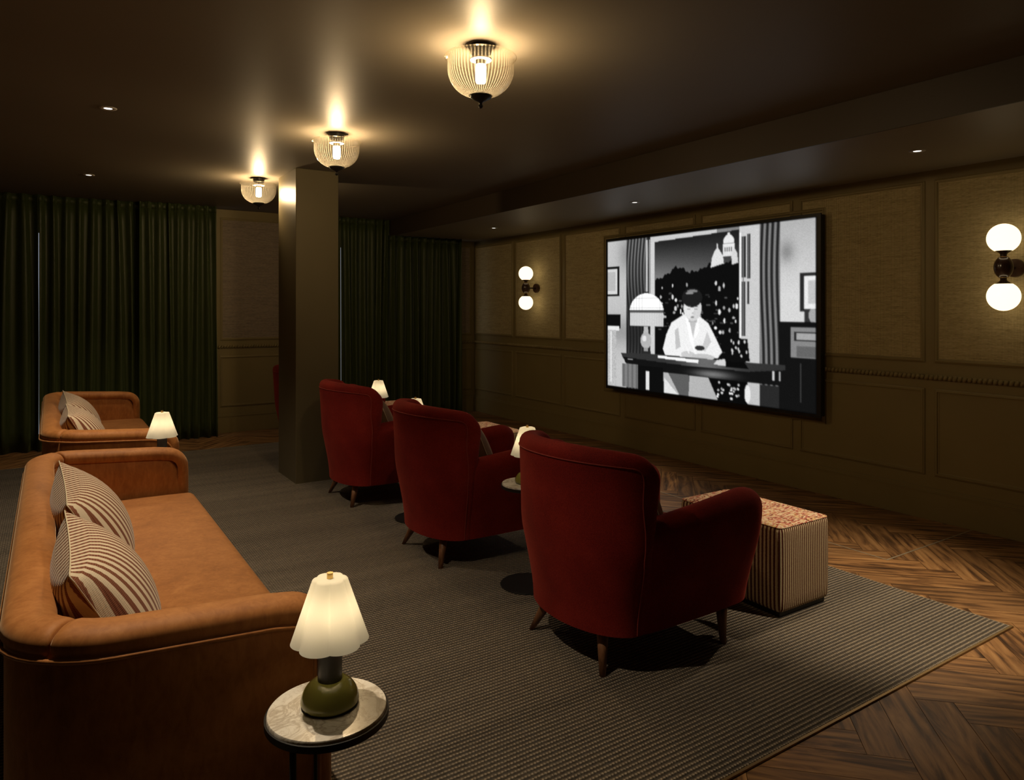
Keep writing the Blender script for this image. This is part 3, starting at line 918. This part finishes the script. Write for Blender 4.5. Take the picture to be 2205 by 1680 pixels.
downlight((3.65, 1.10, ZC), 230.0, 'ceiling downlight aimed at the nearest ottoman, outside the picture', 42, (21, 0))
downlight((4.68, 2.413, ZS), SPOT_SOFFIT, 'downlight in the lowered ceiling at the right', 62, (0, 21))
downlight((4.68, 5.05, ZS), SPOT_SOFFIT, 'downlight in the lowered ceiling above the television', 62, (0, 21))
downlight((4.68, 7.62, ZS), SPOT_SOFFIT * .5, 'downlight in the lowered ceiling near the far corner', 62, (0, 21))

# ------------------------------------------------------------------ wall globes
def sconce(y, label):
    t = thing('wall_light', label, 'wall light', (XW, y, 1.822), 0, 'double globe wall lights')
    Rx = Matrix.Rotation(R(-90), 4, 'Y')       # lathe axis to -X
    fx = 0.006
    v, f = xf(lathe([(0.0, fx), (0.060, fx), (0.062, .012), (0.062, .034), (0.058, .040), (0.0, .040)], 28), Rx)
    autosmooth(fix_normals(obj('back_plate', v, f, M['bronze'], t)))
    v, f = xf(lathe([(0.011, .036), (0.011, .16)], 14), Rx); obj('arm', v, f, M['bronze'], t, True)
    c = (-.19, 0, 0)
    prof = [(0.056 * math.sin(a) + .0, -.076 * math.cos(a)) for a in [R(8 + i * 164 / 14) for i in range(15)]]
    autosmooth(fix_normals(obj('body', *lathe(prof, 28), M['bronze'], t, loc=c)), 50)
    for s in (1, -1):
        v, f = lathe([(0.020, s * .070), (0.018, s * .082), (0.024, s * .092), (0.046, s * .108), (0.050, s * .110), (0.050, s * .113), (0.0, s * .113)], 28)
        cp = obj('cap', v, f, M['bronze'], t, loc=c); autosmooth(fix_normals(cp))
        v, f = tube([(0.026 * math.cos(k * math.pi / 12), 0.026 * math.sin(k * math.pi / 12), s * .068) for k in range(24)], 0.0025, 6, True)
        obj('ring', v, f, M['brass'], t, True, loc=c)
        zc = s * .190
        prof = []
        for i in range(17):
            a = R(32) + (math.pi - R(32)) * i / 16
            prof.append((0.096 * math.sin(a) if i < 16 else 0.0, zc - s * 0.096 * math.cos(a)))
        g_ = obj('globe', *lathe(prof, 36), M['globe'], t, True, loc=c); fix_normals(g_)
    return t
sconce(2.150, 'double globe wall light at the right edge of the picture')
sconce(7.730, 'double globe wall light on the wall left of the television')

# ================================================================== sofas
def rr(p, n):
    return p

def make_sofa():
    t = thing('sofa', 'x', 'sofa', (0, 0, 0), 0, 'tan velvet sofas')
    # local: x forward (back at 0), y along, origin at the near back outer corner on the floor
    D, L, Rc = 0.80, 2.66, 0.24
    top_b, top_f = 0.765, 0.722
    # outer path: from near arm front, round the back, to far arm front
    path = []
    for i in range(9):
        path.append(((D - .06) + (Rc - (D - .06)) * i / 8, 0.0, 0.0, -1.0))
    for i in range(1, 10):
        a = R(90) * i / 10
        path.append((Rc - Rc * math.sin(a), Rc - Rc * math.cos(a), -math.sin(a), -math.cos(a)))
    for i in range(15):
        path.append((0.0, Rc + (L - 2 * Rc) * i / 14, -1.0, 0.0))
    for i in range(1, 10):
        a = R(90) * i / 10
        path.append((Rc - Rc * math.cos(a), L - Rc + Rc * math.sin(a), -math.cos(a), math.sin(a)))
    for i in range(9):
        path.append((Rc + (D - .06 - Rc) * i / 8, L, 0.0, 1.0))
    def ztop(x): return top_b + (top_f - top_b) * max(0, (x - .1)) / (D - .1)
    # shell: outer face, top, inner face
    V = []
    prof_n = 9
    for (x, y, nx, ny) in path:
        zt = ztop(x) - 0.030
        back = max(0.0, -nx)
        # the shell stops under a rounded corner at the arm fronts
        e = D - .06 - x
        drop = 0.0
        if e < .10: drop = 0.10 - math.sqrt(max(0, .01 - (0.10 - e) ** 2))
        zt2 = zt - drop
        thick_t, thick_b = 0.105, 0.118 + 0.085 * back
        pr = [(0.0, 0.045), (0.0, 0.35), (0.0, zt2 - .03), (-0.012, zt2), (-thick_t + .02, zt2), (-thick_t, zt2 - .03), (-thick_t - .01, max(.44, zt2 - .12)), (-thick_b, 0.40), (-thick_b, 0.24)]
        for (n, z) in pr:
            V.append((x + nx * n, y + ny * n, z))
    F = gridfaces(len(path), prof_n)
    F.append(tuple(range(prof_n))); F.append(tuple(reversed(range((len(path) - 1) * prof_n, len(path) * prof_n))))
    o = obj('shell', V, F, M['tan'], t); fix_normals(o); autosmooth(o, 55)
    # padded roll on top: swept pad, cut in three with a mitre near each corner, and turning down the arm fronts
    def pad(pts, name='top_roll'):
        """pts: (pos, side, up, scale)"""
        cs = []
        for i in range(13):
            a = math.pi * i / 12
            cs.append((math.cos(a) * 0.064, (math.sin(a) ** 0.75) * 0.050 - 0.012))
        cs += [(-0.058, -0.026), (0.058, -0.026)]
        V, n = [], len(cs)
        for (p, s, u, k) in pts:
            p, s, u = Vector(p), Vector(s), Vector(u)
            for (a, b) in cs: V.append(p + s * (a * (0.72 + .28 * k)) + u * (b * (0.35 + .65 * k)))
        F = gridfaces(len(pts), n, closed_v=True)
        F.append(tuple(range(n))); F.append(tuple(reversed(range((len(pts) - 1) * n, len(pts) * n))))
        o = obj(name, V, F, M['tan'], t, True); fix_normals(o); autosmooth(o, 60)
        return o
    cen = 0.054
    def topframe(q):
        x, y, nx, ny = q
        return ((x - nx * cen, y - ny * cen, ztop(x) - 0.036), (nx, ny, 0), (0, 0, 1))
    na = 12          # path index where the near mitre sits
    nb = len(path) - 1 - na
    def armpts(seq, ysign):
        pts = []
        # front drop: from floor up, over the corner
        x, y = D - .06, (0.0 if ysign < 0 else L)
        yc = y + (cen if ysign < 0 else -cen)
        rad = 0.085
        zt = ztop(x) - .036
        for z in (0.05, 0.20, 0.35, 0.48, zt - rad - .02):
            pts.append(((x + .012, yc, z), (0, ysign, 0), (1, 0, 0), 1.0))
        for i in range(1, 8):
            a = R(90) * i / 8
            c = (x + .012 - rad, zt - rad)
            pts.append(((c[0] + rad * math.cos(a), yc, c[1] + rad * math.sin(a)), (0, ysign, 0), (math.cos(a), 0, math.sin(a)), 1.0))
        for q in seq:
            if q[0] > x - rad + .005: continue
            p, s, u = topframe(q); pts.append((p, s, u, 1.0))
        p, s, u, _ = pts[-1]
        return pts
    near = armpts(path[:na + 1], -1)
    farp = armpts(list(reversed(path[nb:])), 1)
    def soften(pts, start=False, end=False):
        out = []
        n = len(pts)
        for i, (p, s, u, k) in enumerate(pts):
            out.append((p, s, u, k))
        def lerp(a, b, w):
            return (Vector(a[0]).lerp(Vector(b[0]), w), a[1], a[2], 1.0)
        if end:
            a, b = out[-2], out[-1]
            L_ = (Vector(b[0]) - Vector(a[0])).length
            q1 = lerp(a, b, max(0, 1 - .022 / L_)); q2 = lerp(a, b, 1 - .008 / L_); q3 = lerp(a, b, 1 - .003 / L_)
            out = out[:-1] + [(q1[0], b[1], b[2], 1.0), (q2[0], b[1], b[2], .86), (q3[0], b[1], b[2], .60)]
        if start:
            out = list(reversed(soften(list(reversed(out)), end=True)))
        return out
    pad(soften(near, end=True)); pad(soften(farp, end=True))
    mid = [(*topframe(q), 1.0) for q in path[na:nb + 1]]
    pad(soften(mid, start=True, end=True))
    # piping below the roll
    rad = 0.085; xe = D - .062
    ztp = ztop(xe) - .068
    def drop(yv):
        c_ = (xe - rad, ztp - rad)
        return [(xe, yv, z) for z in (.06, .2, .35, .5)] + [(c_[0] + rad * math.cos(R(a_)), yv, c_[1] + rad * math.sin(R(a_))) for a_ in (5, 20, 35, 50, 65, 80)]
    pts = drop(-.012) + [(q[0] + q[2] * .012, q[1] + q[3] * .012, ztop(q[0]) - .068) for q in path if q[0] < xe - rad] + list(reversed(drop(L + .012)))
    obj('piping', *tube(pts, 0.0062, 6), M['tan'], t, True)
    for yv in (.108, L - .108):
        obj('piping', *tube(drop(yv)[:4], 0.005, 6), M['tan'], t, True)
    # seat and plinth
    o = box('seat_cushion', (0.17, D + .015, 0.120, L - .120, 0.235, 0.470), M['tan'], t, bevel=0.045, seg=4, smooth=True)
    bm = bmesh.new(); bm.from_mesh(o.data)
    bmesh.ops.subdivide_edges(bm, edges=[e for e in bm.edges if e.calc_length() > .5], cuts=10, use_grid_fill=True)
    for vv in bm.verts:
        if vv.co.z > .42:
            ky = (vv.co.y - L / 2) / (L / 2); kx = (vv.co.x - .48) / .36
            vv.co.z += 0.020 * (1 - ky ** 4) * max(0, 1 - kx * kx)
    bm.to_mesh(o.data); bm.free()
    box('seat_base', (0.10, D - .02, 0.10, L - .10, 0.05, 0.24), M['tan'], t, bevel=0.01)
    box('plinth', (0.06, D - .08, 0.06, L - .06, 0.0, 0.05), M['black'], t)
    return t
sofa = make_sofa()
ZR = 0.008      # carpet top
sofa.location = (-0.100, 1.995, ZR); sofa['label'] = 'tan velvet sofa in the foreground, at the left edge'
sofa2 = dup(sofa, (-0.045, 5.295, ZR), None, 'tan velvet sofa farther back by the green curtains')

# ------------------------------------------------------------------ cushions
def pillow_mesh(w, h, th, n=22, flat=0.0):
    V, F = [], []
    for side in (1, -1):
        for i in range(n + 1):
            for j in range(n + 1):
                a, b = -1 + 2 * i / n, -1 + 2 * j / n
                pin = 0.075
                x = a * (1 - pin * (1 - b * b) * abs(a) ** 2) * w / 2
                y = b * (1 - pin * (1 - a * a) * abs(b) ** 2) * h / 2
                e = max(0.0, (1 - a * a) * (1 - b * b))
                z = side * th / 2 * e ** 0.55
                V.append((x, y, z))
    m = (n + 1) ** 2
    for i in range(n):
        for j in range(n):
            q = (i * (n + 1) + j, (i + 1) * (n + 1) + j, (i + 1) * (n + 1) + j + 1, i * (n + 1) + j + 1)
            F.append(q); F.append(tuple(reversed([k + m for k in q])))
    return V, F

def border(w, h, r=0.0024, n=20):
    pin = 0.075; P = []
    for (fa, fb) in ((lambda t: t, lambda t: -1), (lambda t: 1, lambda t: t), (lambda t: -t, lambda t: 1), (lambda t: -1, lambda t: -t)):
        for i in range(n):
            t_ = -1 + 2 * i / n; a, b = fa(t_), fb(t_)
            P.append((a * (1 - pin * (1 - b * b)) * w / 2, b * (1 - pin * (1 - a * a)) * h / 2, 0))
    return tube(P, r, 6, True)

def cushion(loc, rot, size, mat, label, group, seam):
    t = thing('cushion', label, 'cushion', loc, 0, group)
    t.rotation_euler = rot
    w, h, th = size
    o = obj('cover', *pillow_mesh(w, h, th), mat, t, True); fix_normals(o)
    for p in o.data.polygons: p.use_smooth = True
    obj('seam', *border(w, h), seam, t, True)
    return t
# local x = width (along the sofa), y = up the cushion, z = facing the room
def lean(tilt, turn=0.0, roll=0.0):
    m = Matrix.Rotation(R(turn), 4, 'Z') @ Matrix(((0, 0, 1, 0), (1, 0, 0, 0), (0, 1, 0, 0), (0, 0, 0, 1))) @ Matrix.Rotation(R(-tilt), 4, 'X') @ Matrix.Rotation(R(roll), 4, 'Z')
    return m.to_euler()
G1 = 'striped cushions on the sofas'
def sofa_cushions(o, offs, labels):
    bx, by = o.location.x, o.location.y
    for off, roll, lb in zip(offs, (0, 3), labels):
        cushion((bx + .245, by + off, .660), lean(28, 0, roll), (.72, .44, .26), M['stripe'], lb, G1, M['cream'])
sofa_cushions(sofa, (.54, 1.42), ('brown striped cushion in the near corner of the foreground sofa', 'brown striped cushion farther along the foreground sofa'))
sofa_cushions(sofa2, (.50, 1.34), ('brown striped cushion in the near corner of the back sofa', 'brown striped cushion behind the other one on the back sofa'))

# ================================================================== armchairs
def make_chair():
    t = thing('armchair', 'x', 'armchair', (0, 0, 0), 0, 'red wool armchairs')
    zb = 0.165
    def sm(a, b, k): k = max(0, min(1, k)); k = k * k * (3 - 2 * k); return a + (b - a) * k
    def Wd(z): return sm(0.345, 0.405, (z - zb) / .40) + 0.010 * max(0, (z - .7) / .3)
    def xb(z): return sm(-0.415, -0.470, (z - zb) / .45) - 0.035 * max(0, (z - .45) / .5)
    def Dp(z): return sm(0.20, 0.25, (z - zb) / .45) + 0.085 * max(0, (z - .5) / .45)
    def outer(ph, z, off=0.0):
        W, X, D = Wd(z), xb(z), Dp(z)
        x = X + D * (1 - math.cos(ph)); y = W * math.sin(ph)
        # inward normal of the plan ellipse
        nx, ny = math.cos(ph) / D, -math.sin(ph) / W
        l = math.hypot(nx, ny); nx, ny = nx / l, ny / l
        return x + nx * off, y + ny * off
    def ztop(ph, e=0.0):
        a = abs(ph) / R(90)
        z = 0.968 - 0.050 * a * a
        rc = 0.150
        d = Dp(.9) * (1 - math.cos(ph)) + e - (Dp(.9) + .047 - rc)
        if d > 0: z -= 0.85 * (rc - math.sqrt(max(0.0, rc * rc - d * d)))
        return z
    # back shell, one continuous padded surface
    cols = [R(90) * s for s in np.sin(np.linspace(-math.pi / 2, math.pi / 2, 41))]
    zs = 16; arc = 9
    V = []; npr = None
    ext = [0.000, 0.016, 0.030, 0.040, 0.046]
    allc = [(-R(90), e) for e in reversed(ext[1:])] + [(c, 0.0) for c in cols] + [(R(90), e) for e in ext[1:]]
    for (ph, e) in allc:
        th0 = 0.100
        k = math.sqrt(max(0.0, 1 - (e / 0.0475) ** 2)) if e else 1.0
        zt = ztop(ph, e)
        pr = []
        r = th0 / 2
        for i in range(zs):
            z = zb + (zt - r - zb) * i / (zs - 1)
            pr.append((0.0, z))
        for i in range(1, arc):
            a = math.pi * i / arc
            pr.append((r - r * math.cos(a), zt - r + r * math.sin(a) * 1.0))
        for i in range(8):
            z = (zt - r) + (0.36 - (zt - r)) * i / 7
            pr.append((th0 + (0.03 if z < .6 else 0.03 * (1 - (z - .6) / .4)) * (1 - abs(ph) / R(90)), z))
        npr = len(pr)
        for (o_, z) in pr:
            oo = th0 / 2 + (o_ - th0 / 2) * k
            x, y = outer(ph, z, oo)
            V.append((x + e, y, z))
    F = gridfaces(len(allc), npr)
    F.append(tuple(range(npr))); F.append(tuple(reversed(range((len(allc) - 1) * npr, len(allc) * npr))))
    o = obj('backrest', V, F, M['red'], t, True); fix_normals(o)
    # piping along the top of the back and down both side seams
    half = [(R(84), zb + .004), (R(84), .40), (R(84), .585), (R(80), .68), (R(78), .75), (R(78), ztop(R(78)) - .110), (R(76.5), ztop(R(76)) - .072), (R(72), ztop(R(72)) - .056), (R(66), ztop(R(66)) - .055), (R(55), ztop(R(55)) - .056), (R(38), ztop(R(38)) - .058), (R(20), ztop(R(20)) - .060)]
    ctl = half + [(0.0, ztop(0) - .060)] + [(-p_, z_) for p_, z_ in reversed(half)]
    for _ in range(3):
        nw = [ctl[0]]
        for (p1, z1), (p2, z2) in zip(ctl[:-1], ctl[1:]):
            nw += [(p1 * .75 + p2 * .25, z1 * .75 + z2 * .25), (p1 * .25 + p2 * .75, z1 * .25 + z2 * .75)]
        ctl = nw + [ctl[-1]]
    P = [(*outer(p_, z_, -.002), z_) for p_, z_ in ctl]
    obj('piping', *tube(P, 0.0028, 6), M['redpipe'], t, True)
    # arms with their side panels
    for s in (1, -1):
        V = []; ns = 26
        def arm_top(x): return 0.640 + 0.066 * max(0, min(1, (x + .22) / .66)) ** 1.05
        def front(z): return 0.490 + 0.055 * max(0, min(1, (z - zb) / .42)) ** .8 - 0.10 * max(0, (z - .60) / .12) ** 2 * .4
        npf = None
        for i in range(ns):
            q = 1 - (1 - i / (ns - 1)) ** 1.5
            k = 1.0
            if q > .86: k = math.sqrt(max(0.0004, 1 - ((q - .86) / .14) ** 2))
            pr = []
            xa = -.26 + q * (0.48 + .26)
            za = arm_top(xa) - (0.0 if q < .86 else 0.065 * (1 - k))
            th0 = 0.140; r = th0 / 2
            for j in range(12):
                z = zb + (za - r - zb) * j / 11
                pr.append((0.0, z))
            for j in range(1, 9):
                a = math.pi * j / 9
                pr.append((r - r * math.cos(a), za - r + r * math.sin(a)))
            for j in range(6):
                z = za - r + (0.22 - (za - r)) * j / 5
                pr.append((th0, z))
            npf = len(pr)
            for (o_, z) in pr:
                oo = th0 / 2 + (o_ - th0 / 2) * (0.25 + .75 * k)
                y = Wd(z) - oo + 0.010 * math.sin(math.pi * min(1, q / .9)) - 0.014 * max(0.0, 1 - q / .12)
                x = -.26 + q * (front(z) + .26)
                V.append((x, s * y, z))
        F = gridfaces(ns, npf)
        F.append(tuple(range(npf))); F.append(tuple(reversed(range((ns - 1) * npf, ns * npf))))
        o = obj('arm', V, F, M['red'], t, True); fix_normals(o); autosmooth(o, 70)
    # seat
    box('seat_base', (-.33, .36, -.27, .27, zb, .30), M['red'], t, bevel=.02, seg=3, smooth=True)
    o = box('seat_cushion', (-.34, .52, -.262, .262, .285, .445), M['red'], t, bevel=.05, seg=4, smooth=True)
    # legs
    for (fx, fy, tx, ty) in ((-.356, -.262, -.29, -.185), (-.356, .262, -.29, .185), (.300, -.340, .318, -.312), (.300, .340, .318, .312)):
        lv, lf = tube([(fx, fy, 0), (fx + (tx - fx) * .5, fy + (ty - fy) * .5, .09), (tx, ty, .19)], [.0140, .0215, .030], 14)
        obj('leg', [(p.x, p.y, max(0.0, p.z) if k_ >= 14 else 0.0) for k_, p in enumerate(lv)], lf, M['walnut'], t, True)
    return t
chair = make_chair()
CX = 2.300
chairs = [(2.555, 'red wool armchair nearest the camera'), (4.033, 'red wool armchair in the middle of the three in view'),
          (5.565, 'red wool armchair beside the column, farthest of the three in view'), (7.32, 'red wool armchair almost hidden behind the column')]
chair.location = (CX, chairs[0][0], ZR); chair['label'] = chairs[0][1]
for i, (cy, lb) in enumerate(chairs[1:]):
    dup(chair, (CX + (0, 0.02, 0.10)[i], cy, ZR), None, lb)
for (cy, _), lb in zip(chairs[:3], ('brown velvet cushion in the nearest armchair', 'brown velvet cushion in the middle armchair', 'brown velvet cushion in the armchair beside the column')):
    cushion((CX - .035, cy - .035, .655), lean(24, 0, 0), (.48, .42, .20), M['brown'], lb, 'brown cushions in the armchairs', M['cream'])

# ================================================================== ottomans
def make_ottoman():
    t = thing('ottoman', 'x', 'ottoman', (0, 0, 0), 0, 'striped ottomans')
    a, b, h = 0.205, 0.335, 0.455
    r = 0.032
    # rounded block split in sides and top
    def ring(off, z):
        P = []
        for (cx_, cy_, st) in ((a - r, b - r, 0), (-a + r, b - r, 90), (-a + r, -b + r, 180), (a - r, -b + r, 270)):
            for i in range(7):
                an = R(st + 15 * i)
                P.append((cx_ + (r + off) * math.cos(an), cy_ + (r + off) * math.sin(an), z))
        return P
    n = 28
    levels = [(-.014, .028), (-.004, .033), (.002, .048)] + [(.003 + .002 * math.sin(math.pi * k / 8), .048 + (h - .048 - .030) * k / 8) for k in range(1, 9)] + [(0.000, h - .014), (-.006, h - .006)]
    # long sides (facing +-x) and short sides (facing +-y) take stripes along different axes
    for name, mat, keep in (('side_cover', M['cordY'], lambda nx, ny: nx > 0 and nx >= abs(ny)), ('side_cover', M['cordY'], lambda nx, ny: nx < 0 and -nx >= abs(ny)),
                            ('end_cover', M['cordX'], lambda nx, ny: ny > 0 and ny > abs(nx)), ('end_cover', M['cordX'], lambda nx, ny: ny < 0 and -ny > abs(nx))):
        V = [p for (o_, z) in levels for p in ring(o_, z)]
        F = []
        for i in range(len(levels) - 1):
            for k in range(n):
                k2 = (k + 1) % n
                p, q = V[i * n + k], V[i * n + k2]
                dx, dy = q[0] - p[0], q[1] - p[1]
                if keep(dy, -dx): F.append((i * n + k, i * n + k2, (i + 1) * n + k2, (i + 1) * n + k))
        o = obj(name, V, F, mat, t, True)
        bm = bmesh.new(); bm.from_mesh(o.data)
        bmesh.ops.delete(bm, geom=[v_ for v_ in bm.verts if not v_.link_faces], context='VERTS')
        bm.to_mesh(o.data); bm.free()
    V = ring(-.006, h - .006) + ring(-.012, h - .001) + ring(-.024, h + .002)
    nn = 11
    F = [(i * n + k, i * n + (k + 1) % n, (i + 1) * n + (k + 1) % n, (i + 1) * n + k) for i in range(2) for k in range(n)]
    F.append(tuple(2 * n + k for k in range(n)))
    obj('top_cover', V, F, M['mottle'], t, True)
    obj('piping', *tube(ring(-.003, h - .006), .003, 6, True), M['mottle'], t, True)
    box('base', (-a + .018, a - .018, -b + .018, b - .018, 0.0, 0.030), M['black'], t, bevel=.004)
    return t
ott = make_ottoman()
ott.location = (3.236, 2.560, ZR); ott['label'] = 'striped ottoman with mottled top in front of the nearest armchair'
dup(ott, (3.345, 5.575, ZR), None, 'striped ottoman seen beyond the middle armchair')
dup(ott, (3.35, 7.50, ZR), None, 'striped ottoman glimpsed past the armchair beside the column')

# ================================================================== side tables and table lamps
def make_table():
    t = thing('side_table', 'x', 'side table', (0, 0, 0), 0, 'marble side tables')
    v, f = lathe([(0.0, 0), (0.150, 0), (0.152, .004), (0.150, .009), (0.0, .009)], 40)
    autosmooth(fix_normals(obj('base', v, f, M['black'], t)))
    obj('post', *tube([(-.071, .046, .008), (-.071, .046, .545)], .0085, 12), M['black'], t, True)
    obj('rod', *tube([(-.005, .078, .008), (-.005, .078, .545)], .0048, 8), M['black'], t, True)
    v, f = lathe([(0.0, .542), (0.138, .542), (0.1475, .546), (0.1475, .562), (0.1435, .5625), (0.1435, .552), (0.0, .552)], 64)
    autosmooth(fix_normals(obj('tray', v, f, M['black'], t)))
    v, f = lathe([(0.0, .553), (0.1425, .553), (0.1425, .567), (0.1405, .570), (0.0, .570)], 64)
    autosmooth(fix_normals(obj('marble_top', v, f, M['marble'], t)))
    return t
def make_lamp():
    t = thing('table_lamp', 'x', 'lamp', (0, 0, 0), 0, 'scalloped table lamps')
    v, f = lathe([(0.0, 0), (0.066, 0), (0.067, .002), (0.067, .0045), (0.0, .0045)], 40)
    autosmooth(fix_normals(obj('foot', v, f, M['black'], t)))
    prof = [(0.0, .0045), (0.0675, .0045)] + [(0.0705 * math.cos(a) ** .8, .006 + .060 * math.sin(a)) for a in [R(4 + i * 62 / 12) for i in range(13)]] + [(0.0, .0625)]
    autosmooth(fix_normals(obj('base', *lathe(prof, 48), M['olive'], t)), 50)
    v, f = lathe([(0.0, .056), (0.0285, .056), (0.0295, .058), (0.0295, .200), (0.0, .200)], 36)
    autosmooth(fix_normals(obj('stem', v, f, M['stem'], t)))
    # six-lobed shade, thin wall, closed on top around the knob
    def mod(amp): return lambda th, i: 1 + amp * (abs(math.sin(3 * th)) - .62)
    seg = 120
    V, prof = [], []
    H0, H1 = 0.155, 0.305
    for i in range(13):
        q = i / 12
        prof.append((0.090 + (0.041 - 0.090) * q, H0 + (H1 - H0) * q, .14))
    prof += [(0.0385, H1 + .003, .17), (0.032, H1 + .0035, .15), (0.018, H1 + .003, .08), (0.004, H1 + .003, .0)]
    for (r, z, am) in prof:
        for s in range(seg):
            th = 2 * math.pi * s / seg
            lob = abs(math.sin(3 * th)) ** .8 - .65
            rr_ = r * (1 + am * lob)
            zz = z
            V.append((rr_ * math.cos(th), rr_ * math.sin(th), zz))
    F = []
    for i in range(len(prof) - 1):
        for s in range(seg):
            s2 = (s + 1) % seg
            F.append((i * seg + s, i * seg + s2, (i + 1) * seg + s2, (i + 1) * seg + s))
    obj('shade', V, F, M['shade'], t, True)
    v, f = lathe([(0.0, .300), (0.0076, .300), (0.0076, .322), (0.0, .322)], 16); autosmooth(fix_normals(obj('knob', v, f, M['brass'], t)))
    v, f = lathe([(0.0, .200), (0.014, .203), (0.020, .225), (0.016, .248), (0.0, .256)], 16); fix_normals(obj('bulb', v, f, M['bulb2'], t, True))
    return t
table = make_table(); lampt = make_lamp()
spots = [((0.568, 1.700), 0.0, 'marble side table in the foreground by the tan sofa', 'scalloped lamp lit in the foreground on the marble table'),
         ((2.238, 3.285), R(180), 'marble side table between the nearest and middle armchairs', 'scalloped lamp half hidden by the nearest armchair'),
         ((2.258, 4.780), R(180), 'marble side table hidden behind the middle armchair', 'scalloped lamp whose top just shows above the middle armchair'),
         ((2.543, 6.176), R(180), 'marble side table hidden behind the armchair by the column', 'scalloped lamp behind the armchair beside the column'),
         ((0.600, 5.030), R(60), 'marble side table between the two tan sofas', 'scalloped lamp between the two tan sofas')]
for i, ((x, y), rz, lt, ll) in enumerate(spots):
    if i == 0:
        table.location = (x, y, ZR); table.rotation_euler = (0, 0, rz); table['label'] = lt
        lampt.location = (x + .010, y + .012, ZR + .570); lampt.rotation_euler = (0, 0, R(11)); lampt['label'] = ll
    else:
        dup(table, (x, y, ZR), rz, lt); dup(lampt, (x, y, ZR + .570), R(-27 + 17 * i), ll)
